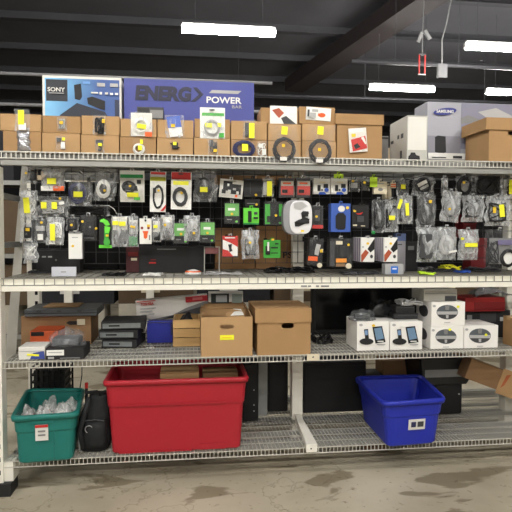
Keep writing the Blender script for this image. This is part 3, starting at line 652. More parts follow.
for x0, lab in ((313.5, 'left white earbud card with blue foot'), (331, 'right white earbud card with blue foot under lime sticker')):
    H('earbud_pack', lab, 'earbud pack', (x0, 178.5, x0+16.5, 194), .2, 'box', [('p', 'blue_foot', 'b', [(x0+5, 194.5), (x0+6, 192), (x0+11, 192), (x0+13, 194.5)]), ('b', 'case_piece', 'k', (x0+4, 185, x0+7, 191, .006)), ('b', 'earbud', 'k', (x0+10, 184, x0+14.5, 188, .006)), ('e', 'blue_ball', 'b', (x0+13, 190, 2.2, 2.0)), ('e', 'ear_tip', 'k', (x0+8.5, 190, 1, 1)), ('r', 'print_line', 'cr', (x0+6, 181.5, x0+12, 183))], 'pa', .03)
r_ = H('lime_price_flag', 'lime green price flag above the right white earbud card', 'price flag', (334, 174, 343.5, 178.2), .19, 'card', [('r', 'cut_mark', 'd', (337, 176.6, 338, 178))], 'li', hooked=True)
H('bagged_gadget', 'small dark bag with grey gadget right of earbud cards', CB, (349, 179, 360, 192), .25, 'bag', [('b', 'gadget', 'lg', (351, 183, 357, 188, .01)), ('b', 'gadget', 'k', (350, 188, 359, 191, .008)), dot(353, 181)])
H('bagged_gadget', 'small dark bag left of the tall lime price flag', CB, (361, 178.5, 369, 191), .25, 'bag', [('b', 'gadget', 'd', (362, 181, 367, 189, .01)), dot(364.5, 182.5)])
H('lime_price_flag', 'tall lime green price flag beside the cream box', 'price flag', (370, 177, 377.5, 187), .19, 'card', [], 'li')
H('cream_pack', 'small cream box with a grey print under lime flag', 'pack', (374, 181.5, 387, 194), .2, 'box', [('e', 'grey_print', 'g', (380.5, 189.5, 2.5, 1.6)), ('r', 'top_print', 'lg', (377, 183, 384, 184))], 'cr', .03)
H('striped_pack', 'narrow tan pack with orange stripes in the right bay', 'pack', (391, 182.5, 396, 188), .28, 'box', [('r', 'orange_stripe', 'o', (391, 184, 396, 185)), ('r', 'orange_stripe', 'o', (391, 186, 396, 187))], 'cr', .02)
H('tan_card', 'plain tan card stack hanging left of yellow-square bag', 'card', (384.5, 186, 391.5, 198.5), .3, 'box', [('r', 'seam', 'kr3', (387.5, 186, 388, 198.5))], 'cr', .05)
H('bagged_cable', 'small grey bag with one square yellow sticker near tan card', CB, (396.5, 180, 409, 196), .24, 'bag', [('coil', 'cable_coil', 'd', (403, 189, 4, 5, 3, .004)), st('y', 401, 184.5, 405.5, 189)])
H('bagged_cable', 'diamond-hung bag with round black coil and white label', CB, (412, 176, 434, 197), .24, 'bag', [('coil', 'cable_coil', 'k', (423, 186, 7.5, 8, 6, .0045)), ('r', 'paper_label', 'pa', (417, 182, 427, 185.5, -35)), ('r', 'paper_label', 'lg', (420, 186, 429, 188.5, -35))], tilt=8)
H('bagged_cable', 'slim shiny silver bag between two coil bags at right', CB, (441, 178, 448, 196), .26, 'bag', [('b', 'plug', 's', (442.5, 180, 446, 186, .01)), ('sq', 'cable', 'd', (442, 184, 447, 194, 2, .003))], film=CLR3)
H('bagged_cable', 'ring-shaped black cable coil with grey centre, upper right', CB, (455.5, 176, 472.5, 197), .24, 'bag', [('coil', 'cable_coil', 'k', (464, 186, 7, 9, 7, .0052)), ('r', 'inner_card', 'g', (460.5, 183, 468, 193)), dot(464, 182.5)])
H('bagged_cable', 'wide bag of loose black cable at the upper right', CB, (473, 174, 505, 198), .24, 'bag', [('sq', 'cable', 'k', (476, 177, 500, 194, 7, .005)), ('coil', 'cable_coil', 'k', (488, 187, 11, 8, 4, .005)), ('r', 'inner_card', 'k2', (478, 176, 500, 192))])
H('bagged_cable', 'bag with tall yellow sticker cut by right frame edge', CB, (505.5, 178, 520, 198), .24, 'bag', [('sq', 'cable', 'k', (507, 182, 518, 195, 3, .005)), st('y', 509, 180, 514, 194)])
# second row
H('bagged_cable', 'clear bag with long yellow sticker at the left end', CB, (20, 190.5, 38, 219), .26, 'bag', [('sq', 'cable', 'w', (24, 198, 36, 215, 3, .003)), st('y', 23.5, 197.5, 29.5, 213, -4)], film=CLR3, depth=.03)
H('bagged_cable', 'wide clear bag with two square yellow stickers', CB, (38, 196, 68, 217), .24, 'bag', [('sq', 'cable', 'lg', (41, 200, 65, 214, 6, .004)), ('r', 'inner_card', 'g', (44, 200, 62, 213)), st('y', 41, 202, 46.5, 208.5), st('y', 51.5, 202, 57, 209), dot(60, 198.5), ('r', 'paper_label', 'w', (59, 201.5, 64, 204.5, -10))], depth=.03)
H('bagged_cable', 'long dark bag of bundled black cable below navy coil', CB, (67, 204.5, 110, 216), .34, 'bag', [('sq', 'cable', 'k', (70, 207, 106, 214, 7, .005)), ('r', 'inner_card', 'k', (70, 206, 106, 215)), ('w', 'white_cable', 'w', ([(100, 206), (109, 205.5), (114, 209), (117, 214)], .003))])
H('bagged_adapter', 'clear bag with small black adapter and gold label, left end', CB, (20.5, 219, 34, 243), .24, 'bag', [('b', 'adapter', 'k', (24.5, 227, 31.5, 238, .016)), ('sq', 'cable', 'lg', (23, 222, 32, 240, 2, .003)), ('r', 'price_dot', 'go', (25.5, 228, 29.5, 231))])
H('bagged_adapter', 'clear bag with white label and yellow dot beside black adapter', CB, (34.5, 218.5, 46, 243), .22, 'bag', [('b', 'adapter', 'lg', (36.5, 226, 45, 231, .012)), ('r', 'paper_label', 'w', (37.5, 234, 43, 240)), ('sq', 'cable', 'd', (36, 222, 44, 241, 2, .003)), dot(41.5, 222.5)])
H('bagged_cable', 'clear bag with tall yellow sticker and white base strip', CB, (46, 217, 64, 245), .2, 'bag', [('sq', 'cable', 'w', (49, 222, 62, 238, 4, .004)), ('r', 'white_strip', 'w', (49, 240, 55, 244)), st('y', 50, 224, 55, 240.5)], film=CLR3, depth=.03)
H('bagged_gadget', 'dark bag with yellow dot above the tall white box', CB, (66, 217, 79, 231), .26, 'bag', [('b', 'gadget', 'k', (68, 219, 77, 230, .015)), ('sq', 'cable', 'd', (67, 218, 78, 230, 2, .003)), dot(71.5, 225)])
H('bagged_gadget', 'black clamshell with yellow dot left of green bottle', 'clamshell pack', (80, 215, 97, 241), .26, 'clam', [('b', 'gadget', 'k', (83, 221, 95, 236, .01)), ('r', 'grey_mark', 'g', (89, 226, 91, 228)), ('r', 'print_line', 'd', (84, 237, 94, 238.5)), dot(82.5, 221.5), dot(96, 228.5)], BLACK, .04)
H('green_spray_tool', 'bright green bottle-shaped tool on card with lime base', 'tool', (99, 219, 112, 248), .2, 'card', [('r', 'lime_base', 'lgn', (99, 245, 112, 248)), ('p', 'tool_head', 'lgn', [(100, 220), (104, 218.5), (108, 221), (110, 225), (106, 226), (103, 222.5), (100, 222)]), ('b', 'tool_body', 'gn', (104.5, 228, 109, 245, .02)), ('p', 'tool_neck', 'lgn', [(104.5, 226), (110.5, 227), (109, 233), (105, 233)]), ('e', 'tool_foot', 'gn', (106.8, 242, 3.2, 4)), ('r', 'price_dot', 'go', (105.8, 234.5, 108.5, 236.5))], 'k2', .03)
H('bagged_plugs', 'frosty bag of black plugs with two yellow stickers', CB, (111.5, 216, 128, 247), .2, 'bag', [('r', 'backing_card', 'pa', (113, 217, 127, 230)), ('b', 'plug', 'k', (114, 231, 117, 244, .012)), ('b', 'plug', 'k', (119, 229, 122, 243, .012)), ('b', 'plug', 'd', (123, 231, 126, 244, .012)), st('y', 112.5, 221, 118.5, 225), st('y', 119, 221.5, 125.5, 226)], film=CLR3, depth=.03)
H('bagged_plug', 'white bag with yellow dot and green base by face pack', CB, (128.5, 216, 138.5, 247), .2, 'bag', [('r', 'backing_card', 'pa', (129.5, 220, 137.5, 234)), ('p', 'green_base', 'dg', [(129, 236.5), (137.5, 236.5), (137.5, 246), (135, 245), (133, 246), (131, 245), (129, 246)]), ('sq', 'cable', 'lg', (130, 222, 137, 234, 3, .003)), dot(131.5, 226.5), dot(134, 227)], film=CLR3, depth=.025)
H('face_pack', 'white pack with two eyes and a red tongue print', 'pack', (139.5, 218.5, 151.5, 244), .18, 'box', [('e', 'eye_print', 'dr', (142, 228, 1.3, 1.4)), ('e', 'eye_print', 'dr', (148.5, 228, 1.3, 1.4)), ('p', 'tongue_print', 'o', [(142.5, 231), (148.5, 231), (147.5, 234), (147.3, 237.5), (145.5, 239), (143.8, 237.5), (143.7, 234)]), ('r', 'side_print', 'g', (149, 235, 150.2, 240)), ('r', 'price_sticker', 'go', (147, 224.5, 150, 227)), ('e', 'hang_hole', 'd', (145.5, 220.5, 1, 1.2))], 'w', .02)
H('bagged_plug', 'white-topped bag with yellow sticker right of face pack', CB, (152, 217, 161, 242), .22, 'bag', [('r', 'backing_card', 'pa', (153, 221, 160, 232)), ('b', 'plug', 'k', (154, 233, 160, 240, .014)), st('y', 153.5, 225, 157.5, 228)], film=CLR3)
H('bagged_plug', 'frosty white bag with black plug and yellow dot', CB, (160.5, 215, 174.5, 240), .2, 'bag', [('r', 'backing_card', 'pa', (163, 217, 172, 227)), ('b', 'plug', 'd', (164, 228, 169, 238, .016)), ('sq', 'cable', 'lg', (162, 222, 173, 236, 3, .004)), dot(165, 225)], film=CLR3, depth=.035)
for x0, y0, lab in ((173, 223, 'green-topped clamshell left of the frosty bag with black diagonal'), (199.5, 222, 'green-topped clamshell right of the frosty bag with black diagonal'), (224, 203, 'green-topped clamshell below the tilted bead card')):
    H('green_clamshell', lab, 'clamshell pack', (x0, y0-1, x0+16, y0+21.5), .22, 'clam', [('r', 'green_panel', M((108, 176, 92), .4), (x0+1, y0+.5, x0+15, y0+13)), ('r', 'white_print', 'w', (x0+4, y0+5, x0+11, y0+7.5)), ('r', 'black_panel', 'k', (x0+1, y0+13.5, x0+15.5, y0+20.5)), ('r', 'grey_print', 'g', (x0+3, y0+16, x0+8, y0+17)), ('e', 'green_mark', 'lgn', (x0+12.5, y0+18.5, 1.3, 1)), dot(x0+8, y0+11)], BLACK, .035)
H('bagged_plug', 'frosty bag crossed by a black diagonal between green clamshells', CB, (184, 215.5, 200, 241), .2, 'bag', [('p', 'black_card', 'k', [(184.5, 226), (187, 226), (198, 238), (190, 239)]), ('b', 'plug', 'lg', (191, 219, 197, 228, .012)), ('sq', 'cable', 'lg', (186, 219, 198, 232, 3, .004)), dot(194, 233)], film=CLR3, depth=.03)
H('black_pack', 'flat black pack above the bright green pill pack', 'pack', (245, 199, 260, 206.5), .22, 'box', [('r', 'grey_line', 'g', (247, 203, 255, 203.8)), dot(256.5, 204.5)], 'k2', .03)
H('green_pack', 'bright green pack with a black pill-shaped gadget', 'pack', (243.5, 208, 259, 224.5), .2, 'box', [('b', 'gadget', 'k', (248, 211, 251.5, 222, .01)), ('b', 'gadget', 'd', (254, 212, 257.5, 214.5, .006)), ('r', 'arrow_print', 'k', (253.5, 217, 258, 219)), ('r', 'dark_strip', 'dg', (243.5, 223, 259, 224.5))], 'lgn', .03)
H('green_pack', 'black gadget on dark card with green sides left of silver blister', 'pack', (264, 201, 283, 225.5), .22, 'clam', [('r', 'green_side', 'gn', (265, 204, 270, 224)), ('r', 'green_side', 'gn', (279, 204, 282.3, 224)), ('b', 'gadget', 'k', (270, 206, 277, 221, .012)), ('b', 'gadget', 'k2', (267, 216, 281, 222, .01)), dot(276, 215.5)], BLK2, .04)
# big silver blister with rounded outline
def silver_blister():
    Y = .1; rc = (283, 199.5, 312.5, 235)
    q = rect(*rc, Y); t = thing('silver_blister', 'large silver round-topped blister pack with black clip gadget', 'blister pack', ((q[0]+q[2])/2, Y, q[1]), HG)
    def outline(x0, y0, x1, y1, n=36, e=3.2):
        cx, cy, rx, ry = (x0+x1)/2, (y0+y1)/2, (x1-x0)/2, (y1-y0)/2; o = []
        for k in range(n):
            a = 2*math.pi*k/n; ca, sa = math.cos(a), math.sin(a)
            o.append((cx+rx*math.copysign(abs(ca)**(2/e), ca), cy+ry*math.copysign(abs(sa)**(2/e), sa)))
        return o
    body = [P(a, b, Y) for a, b in outline(*rc)]
    MB().prism([(v.x, v.z) for v in body], Y+.002, Y+.07).build('tray', M((150, 150, 154), .35, metal=.2), t, bevel=.008)
    face = [P(a, b, Y) for a, b in outline(289.5, 200.5, 312, 234)]
    MB().prism([(v.x, v.z) for v in face], Y-.004, Y+.003).build('foil_face', M((236, 236, 240), .25, metal=.25, scale=9, bump=.3), t, bevel=.002)
    draw([('p', 'grey_print', 'lg', [(294, 203), (302, 202), (308, 206), (300, 210), (294, 208)]), ('p', 'clip_gadget', 'k', [(294.5, 222), (298, 220), (302, 218.5), (301, 213), (303, 211), (308.5, 211.5), (309, 214), (305, 217), (309.5, 219), (309, 222), (299, 226.5), (295, 226.5)]), ('b', 'clip_arm', 'k2', (297, 220.5, 309, 223.5, .014)), ('b', 'clip_head', 'k', (302, 212, 308, 216.5, .014)), ('r', 'price_sticker', 'go', (301, 230, 304, 232))], Y-.005, t, None, 5)
    hook(298, 199.4, Y)
silver_blister()
H('phone_pack', 'black phone-shaped pack with red base beside silver blister', 'pack', (312, 205, 323.5, 229), .2, 'clam', [('r', 'black_panel', 'k', (313, 206.5, 321.5, 224)), ('r', 'red_base', 'r', (312.5, 225, 323, 228.5)), ('r', 'inner_frame', 'd', (315, 210, 320, 221)), dot(316.5, 216.5)], DGREY, .04)
H('blue_phone_box', 'blue box with white disc and black phone shape', 'pack', (331, 203.5, 350.5, 232), .16, 'box', [('e', 'white_disc', 'pa', (341.5, 208.8, 3.4, 3.1)), ('e', 'price_dot', 'go', (347.5, 207.8, 1.6, 1.5)), ('p', 'phone_print', 'k', [(335.5, 216), (338, 213), (343.5, 213), (346, 216), (345.5, 228), (343.5, 229.5), (338, 229.5), (335.8, 228)])], M((58, 92, 176), .45, var=.06), .07)
H('black_pack', 'black pack with thin red streak right of blue box', 'pack', (352, 205, 369, 228), .2, 'box', [('p', 'red_streak', 'r', [(356, 213), (359, 213.5), (363, 212), (361, 214.5), (357.5, 214.5)]), ('p', 'yellow_mark', 'go', [(353.5, 209.5), (356, 210.5), (356, 212), (353.5, 212)]), ('r', 'foot_print', 'cr', (353, 224.5, 357, 226)), ('r', 'foot_print', 'cr', (361, 225.5, 365, 226.3)), ('r', 'grey_ring', 'd', (357, 216, 364, 222))], 'k', .03)
H('bagged_cable', 'tall dark grey bag of cable left of yellow-tagged bags', CB, (372, 199.5, 385, 233), .22, 'bag', [('r', 'inner_card', 'd', (374, 205, 383, 231)), ('sq', 'cable', 'k', (374, 203, 383, 230, 5, .004)), ('r', 'green_base', 'dg', (371.5, 231, 375, 234))], film=CLR, depth=.03)
H('bagged_cable', 'frosty bag of black cable with square yellow sticker low', CB, (384.5, 199.5, 398, 232), .22, 'bag', [('sq', 'cable', 'k', (386, 205, 396, 228, 5, .004)), ('r', 'inner_card', 'd', (386, 206, 396, 228)), st('y', 389, 215.5, 395, 220)], film=CLR3, depth=.03)
H('bagged_cable', 'bag with one slanted and one upright yellow sticker', CB, (397, 195.5, 412.5, 224), .19, 'bag', [('sq', 'cable', 'd', (399, 202, 410, 222, 4, .004)), st('y', 398.5, 199, 401.5, 209, 18), st('y', 405.5, 203, 409, 215.5, -4)], film=CLR3, depth=.03)
H('bagged_cable', 'long bag of bundled black cable in the right bay', CB, (416, 194.5, 435, 228), .19, 'bag', [('coil', 'cable_coil', 'k', (425.5, 213, 6.5, 12, 6, .0045)), ('sq', 'cable', 'd', (419, 204, 432, 225, 3, .004)), ('r', 'price_dot', 'go', (429, 200, 432, 203))], depth=.035)
H('bagged_cable', 'tilted bag with an oval grey cable coil', CB, (441.5, 191, 460.5, 222), .17, 'bag', [('coil', 'cable_coil', 'd', (450.5, 209, 7, 9, 6, .0048)), ('r', 'inner_card', 'g', (446, 203, 455, 215)), dot(450, 209.5)], tilt=6, film=CLR3, depth=.03)
H('bagged_cable', 'foil-bright bag of black pieces above the dark red boxes', CB, (462, 195.5, 484, 222), .19, 'bag', [('sq', 'cable', 'k', (465, 200, 481, 218, 5, .005)), ('b', 'plug', 'k', (467, 202, 472, 210, .015)), ('b', 'plug', 'k', (474, 206, 480, 216, .015))], film=CLR3, depth=.035)
H('bagged_cable', 'large bag of black cable with tilted yellow sticker at right', CB, (485, 196, 510, 226), .18, 'bag', [('sq', 'cable', 'k', (488, 202, 507, 222, 7, .005)), ('r', 'inner_card', 'd', (489, 204, 506, 220)), st('y', 499.5, 204.5, 504.5, 217, -6), st('go', 493, 207, 496, 213)], film=CLR3, depth=.035)
# third row
H('white_slim_box', 'tall slim white box hanging low in the left bay', 'pack', (68.5, 233, 82, 259), .18, 'box', [('r', 'print_line', 'lg', (72, 237, 78, 238)), dot(72.8, 246), ('r', 'grey_cap', 'g', (69, 231.5, 80.5, 233.5))], 'w', .04)
H('bagged_plug', 'crumpled clear bag with silver plug at lower left', CB, (23.5, 243, 38, 263), .2, 'bag', [('b', 'plug', 's', (27, 256, 35, 260, .015)), ('sq', 'cable', 'w', (26, 246, 36, 259, 3, .004))], film=CLR3, tilt=-4, depth=.03)
H('red_diagonal_pack', 'red and white diagonal pack with small black figure', 'pack', (222, 236, 238.5, 258), .2, 'clam', [('r', 'white_panel', 'w', (222.8, 237, 237.5, 256)), ('p', 'red_corner', 'r', [(222.5, 236), (237.8, 236), (237.8, 247), (231, 243), (222.5, 239.5)]), ('p', 'red_corner', 'r', [(222.5, 249), (228, 250.5), (233.5, 256.5), (222.5, 256.5)]), ('p', 'black_figure', 'k', [(228, 244.5), (232, 244), (231.5, 248), (232.5, 251), (229.5, 252), (229, 248)]), ('r', 'print_line', 'w', (225, 237.2, 235, 238.4))], DGREY, .03)
H('bagged_adapter', 'frosty bag with dark adapter and yellow dot, centre', CB, (241.5, 230, 259, 259), .2, 'bag', [('b', 'adapter', 'd', (246, 243, 255, 255, .02)), ('sq', 'cable', 'k', (245, 238, 256, 256, 5, .004)), dot(250, 242.5)], film=CLR3, depth=.035)
H('green_card', 'flat green card with a black and white stick gadget', 'card', (263.5, 240, 280.5, 258), .2, 'card', [('b', 'gadget', 'k', (265.5, 246, 270, 254.5, .012)), ('b', 'gadget_cap', 'w', (267, 242, 269, 251, .014)), ('r', 'black_print', 'k', (275, 243, 278.5, 244.5)), ('r', 'black_print', 'k', (271, 247, 278, 248.5)), ('r', 'black_print', 'k', (271, 252.5, 278, 253.5)), ('r', 'price_dot', 'go', (271.5, 238.5, 274, 240.5))], 'gn', .02)
H('black_clamshell', 'black clamshell with orange base label beside grey upright', 'clamshell pack', (308, 238, 323, 266), .16, 'clam', [('r', 'orange_label', 'o', (308.5, 256.5, 318, 261)), ('r', 'silver_print', 'lg', (315, 244, 319.5, 255, 10)), ('r', 'cream_label', 'cr', (321, 248.5, 323, 252)), ('e', 'disc_print', 'cr', (320.5, 265, 2.5, 2.5)), ('b', 'gadget', 'k', (309, 241, 314.5, 255, .01)), st('go', 320, 249, 322.5, 252)], BLACK, .05, tilt=4)
H('black_clamshell', 'black boxy clamshell with cream and orange labels, below blue box', 'clamshell pack', (329, 238, 352.5, 267.5), .16, 'clam', [('r', 'cream_label', 'cr', (336, 241, 342.5, 244.5)), ('r', 'orange_label', M((236, 150, 50), .5), (336, 258.5, 346.5, 262.5)), ('e', 'disc_print', 'cr', (348.5, 266, 3, 2.8)), ('r', 'tan_band', 'kr3', (336, 263.5, 345, 266.5)), ('r', 'grey_spine', 'd', (330, 241, 334.5, 266)), ('b', 'gadget', 'k2', (339, 246, 348, 257, .008)), dot(348.5, 244.8)], BLACK, .07)
for x0, lab in ((361, 'left white phone-case box with brown and black print'), (384, 'right white phone-case box with brown and black print')):
    q = rect(x0, 237.5, x0+13.5, 262, .12); t = thing('phone_case_box', lab, 'pack', ((q[0]+q[2])/2, .12, q[1]), HG)
    MB().box(q[0], .12, q[1], q[2], .3, q[3]).build('body', WHITE, t, bevel=.002)
    for k in range(4): MB().box(q[0]-.0012, .14+k*.04, q[1]+.002, q[0]-.0002, .165+k*.04, q[3]-.002).build('side_stripe', M((150, 140, 160), .5), t)
    draw([('p', 'black_phone', 'k', [(x0+13.5, 238.5), (x0+13.5, 249), (x0+9.5, 252.5), (x0+6.5, 249)]), ('p', 'brown_case', 'br', [(x0+.3, 255), (x0+4.5, 249.5), (x0+7.8, 252.5), (x0+1.5, 261.5), (x0+.3, 261.5)]), ('e', 'badge', 'd', (x0+10.5, 256.5, 1.4, 1.8)), dot(x0+6.8, 243.5), ('e', 'badge', 'lg', (x0+2, 247, .9, .9))], .12, t, None, 9)
    hook(x0+6.5, 237.4, .12)
    MB().box((q[0]+q[2])/2-.015, .121, q[3]-.002, (q[0]+q[2])/2+.015, .123, q[3]+.012).build('hang_tab', CLR3, t)
H('bagged_cable', 'foil-bright bag of black pieces low in right bay', CB, (416, 227.5, 436.5, 262), .14, 'bag', [('sq', 'cable', 'k', (419, 234, 433, 258, 6, .005)), ('b', 'plug', 'k', (421, 246, 430, 259, .018)), ('r', 'inner_card', 'd', (420, 234, 432, 258))], film=CLR3, depth=.04)
H('bagged_cable', 'grey bag with pale cable coil, low in right bay', CB, (437, 227, 456, 260), .14, 'bag', [('coil', 'cable_coil', 'lg', (446, 245, 7, 9, 6, .0045)), ('r', 'paper_label', 'w', (449, 250.5, 457, 252.5, -10)), ('r', 'inner_card', 'g', (441, 239, 452, 252))], film=CLR3, depth=.04)
H('bagged_cable', 'grey bag with one wide yellow sticker, low in right bay', CB, (458, 229.5, 478, 260), .14, 'bag', [('sq', 'cable', 'lg', (461, 238, 475, 254, 5, .004)), ('r', 'inner_card', 'g', (461, 238, 475, 252)), st('y', 465, 243, 477.5, 247), st('y', 461, 237.5, 464, 240)], film=CLR3, depth=.04)
H('bagged_ring', 'large bag with black ring around silver disc at right', CB, (485, 229.5, 514, 268), .1, 'bag', [('r', 'inner_card', 'g', (489, 238, 512, 264)), ('e', 'silver_disc', 'w', (507.5, 258, 7, 7.5)), ('coil', 'black_ring', 'k', (507.5, 258, 7.5, 8, 3, .005)), ('sq', 'cable', 'd', (488, 240, 499, 264, 4, .004)), ('r', 'purple_print', M((110, 104, 140), .5), (498, 240, 512, 245))], film=CLR2, depth=.05)

# ------------------------------------------------------------------ goods lying on the middle deck
def YZ(px, py, z): return PZ(px, py, z).y
def rest(name, label, cat, rc, z, col, depth, parts=(), group=None, shape='box', film=None, Y=None):
    if Y is None: Y = max(.012, YZ((rc[0]+rc[2])/2, rc[3], z))
    return item(name, label, cat, rc, Y, shape, parts, col, depth, 0, False, group, film, z0=z+.0005)
MG = 'goods lying on the middle deck'
rest('long_black_box', 'long black box lying behind the crumpled clear bag at left', 'box', (36, 249, 80, 266), ZM, 'k2', .12, [('r', 'white_print', 'lg', (42, 256, 46, 257.5)), ('r', 'white_print', 'lg', (48, 256, 52, 257.5)), ('r', 'rim_line', 'd', (38, 250, 79, 250.7)), ('e', 'round_mark', 'g', (56, 260, 1, 1))], MG, Y=.42)
rest('folded_leaflet', 'small white card standing on the deck at left front', 'leaflet', (51.5, 267, 76, 276.5), ZM, M((206, 208, 216), .6), .02, [('r', 'print_line', 'g', (61, 271.5, 66, 272.3))], MG)
rest('graphics_card_box', 'long black box with red mark lying below the hanging packs', 'box', (139, 246, 204, 265), ZM, 'k2', .1, [('r', 'print_line', 'g', (157, 248.6, 176, 249.8)), ('r', 'red_mark', 'r', (149, 262, 156, 263.6)), ('r', 'red_mark', 'dr', (150.5, 259.2, 156, 260.4))], MG, Y=.4)
rest('dark_red_pack', 'dark red pack with pale print left of long black box', 'box', (126, 247, 139, 263), ZM, M((74, 30, 34), .5, var=.3), .1, [('r', 'pale_print', 'cr', (131, 258, 137, 260.5)), ('r', 'red_print', 'dr', (128, 252, 138, 256))], MG, Y=.42)
rest('grey_router', 'small grey box with square blue label on the deck', 'box', (385, 264, 403.5, 274.5), ZM, 'lg', .06, [('r', 'blue_label', M((40, 110, 210), .5), (391, 266.3, 398, 273.3)), ('r', 'white_print', 'w', (392.5, 268, 396.5, 269.5))], MG)
rest('grey_slim_carton', 'upright grey carton right of the phone-case boxes', 'box', (397, 241, 405.5, 266), ZM, M((150, 148, 154), .5), .08, [('r', 'print_line', 'd', (398, 244, 402, 245))], MG, Y=.3)
rest('blue_cap_pack', 'small blue-grey pack on top of the upright grey carton', 'pack', (396, 233.5, 406, 240.7), rect(397, 241, 405.5, 266, .3)[3], M((92, 108, 150), .5), .05, [('r', 'dark_print', 'k', (397, 234, 401, 236))], MG, Y=.31)
rest('black_drive_box', 'black box with grey label behind the grey carton', 'box', (405, 242, 418, 266), ZM, 'k2', .08, [('r', 'grey_label', 'g', (408, 246, 414, 250))], MG, Y=.4)
z = ZM; rb = [((471, 248, 486, 259), 'lowest of four dark red boxes stacked behind right-bay bags'), ((470, 238, 487, 247), 'second from below of four dark red boxes stacked'), ((463, 224, 476, 238), 'third dark red box, jutting left in the stack'), ((463, 214, 477, 223.5), 'topmost dark red box under the foil-bright bag')]
for k, (rc, lab) in enumerate(rb):
    q = rect(*rc, .42); zz = q[3]
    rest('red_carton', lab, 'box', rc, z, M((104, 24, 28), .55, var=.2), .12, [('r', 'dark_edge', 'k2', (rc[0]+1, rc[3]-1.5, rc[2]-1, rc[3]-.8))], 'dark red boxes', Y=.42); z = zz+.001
# loose cables and small things on the deck
def loose(name, label, cat, rc, ck, n, rad, z=ZM, Y=None, h=.012, group=MG):
    Yc = Y if Y is not None else YZ((rc[0]+rc[2])/2, (rc[1]+rc[3])/2+1, z)
    x0, x1 = P(rc[0], rc[3], Yc).x, P(rc[2], rc[3], Yc).x; rnd = random.Random(int(rc[0]*7+rc[1]))
    t = thing(name, label, cat, ((x0+x1)/2, Yc, z), group); m = MB(); dy = .07
    for s in range(n):
        a, b = rnd.random()*6, rnd.random()*6; fx, fy = rnd.uniform(.7, 1.6), rnd.uniform(1, 2.4)
        m.tube([((x0+x1)/2+(x1-x0)/2*.95*math.sin(fx*6.28*i/17+a), Yc+dy*math.cos(fy*6.28*i/17+b), z+rad+h*(.5+.5*math.sin(i*1.1+b))*(s+1)/n) for i in range(18)], rad, 5)
    m.build('cable_strands', COLS[ck], t, smooth=True)
    cx = (x0+x1)/2; MB().box(cx-.012, Yc-dy*.5-.01, z, cx+.012, Yc-dy*.5+.01, z+.014).build('plug', COLS[ck], t, bevel=.003)
loose('loose_cable', 'tangle of loose black cable on deck below green bottle tool', 'cable', (103, 272, 126, 277), 'k', 5, .004)
loose('loose_cable', 'thin white cable lying on the deck before long black box', 'cable', (143, 272.5, 163, 276.5), 'w', 3, .004)
loose('loose_cable', 'tangle of clear-grey cable on deck left of centre upright', 'cable', (203, 270, 242, 276.5), 'lg', 5, .003)
loose('loose_cable', 'black cable bundle lying on deck below the green card', 'cable', (265, 268, 287, 275), 'k', 7, .006, h=.03)
loose('loose_cable', 'black cable bundle lying on deck below the silver blister', 'cable', (288, 268, 313, 275), 'k', 7, .006, h=.03)
loose('loose_cable', 'grey cable tangle on deck before the boxy black clamshell', 'cable', (340, 270, 378, 276), 'd', 6, .004)
loose('loose_cable', 'grey cable tangle on the deck beside grey router', 'cable', (405, 266, 430, 272), 'g', 6, .004, h=.02)
loose('lime_strap', 'short lime strap lying among cables on middle deck', 'strap', (421, 272, 431, 275), 'li', 2, .005, Y=.06)
loose('yellow_clip', 'bright yellow looped clip lying on the deck at right', 'clip', (441, 265, 458, 273), 'y', 2, .006, h=.03)
loose('loose_cable', 'grey and black cables strewn under the pale coil bag', 'cable', (430, 266, 456, 275), 'd', 5, .004, h=.02)
loose('blue_cable', 'short blue cable on the deck below yellow-stickered bag', 'cable', (456, 268, 468, 275), 'b', 3, .004)
loose('loose_cable', 'dark cable tangle on deck left of large ring bag', 'cable', (468, 266, 496, 275), 'd', 7, .005, h=.03)
loose('loose_cable', 'flat black cable near the left end of the middle deck', 'cable', (30, 269, 50, 275), 'd', 4, .004)
q = PZ(193, 275, ZM)
t = thing('white_dish', 'small white dish with orange rim on the middle deck', 'dish', (q.x, q.y, ZM), MG)
def ring(cx, cy, z, r, n=20): return [Vector((cx+r*math.cos(2*math.pi*k/n), cy+r*math.sin(2*math.pi*k/n), z)) for k in range(n)]
MB().loops([ring(q.x, q.y, ZM, .05), ring(q.x, q.y, ZM+.018, .052), ring(q.x, q.y, ZM+.03, .034), ring(q.x, q.y, ZM+.036, .012)]).build('dome', WHITE, t, smooth=True)
MB().loops([ring(q.x, q.y, ZM+.0195, .0525), ring(q.x, q.y, ZM+.024, .0475), ring(q.x, q.y, ZM+.027, .044)]).build('orange_band', ORG_, t, smooth=True)
# wire cradle beside red diagonal pack
q = rect(204.5, 247, 219.5, 266, .3)
t = thing('wire_basket', 'empty clear pack with wire frame left of red diagonal pack', 'pack', ((q[0]+q[2])/2, .3, ZM), MG)
m = MB()
for y in (.3, .36):
    m.tube([(q[0], y, ZM), (q[0], y, q[3]), (q[2], y, q[3]), (q[2], y, ZM)], .003, 5)
for x in (q[0], q[2]): m.tube([(x, .3, q[3]), (x, .36, q[3])], .003, 5)
m.build('wire_frame', WIRE, t)
MB().box(q[0]+.006, .31, q[3]-.045, q[2]-.006, .35, q[3]-.006).build('pink_insert', M((150, 96, 96), .6, var=.3, scale=40), t)

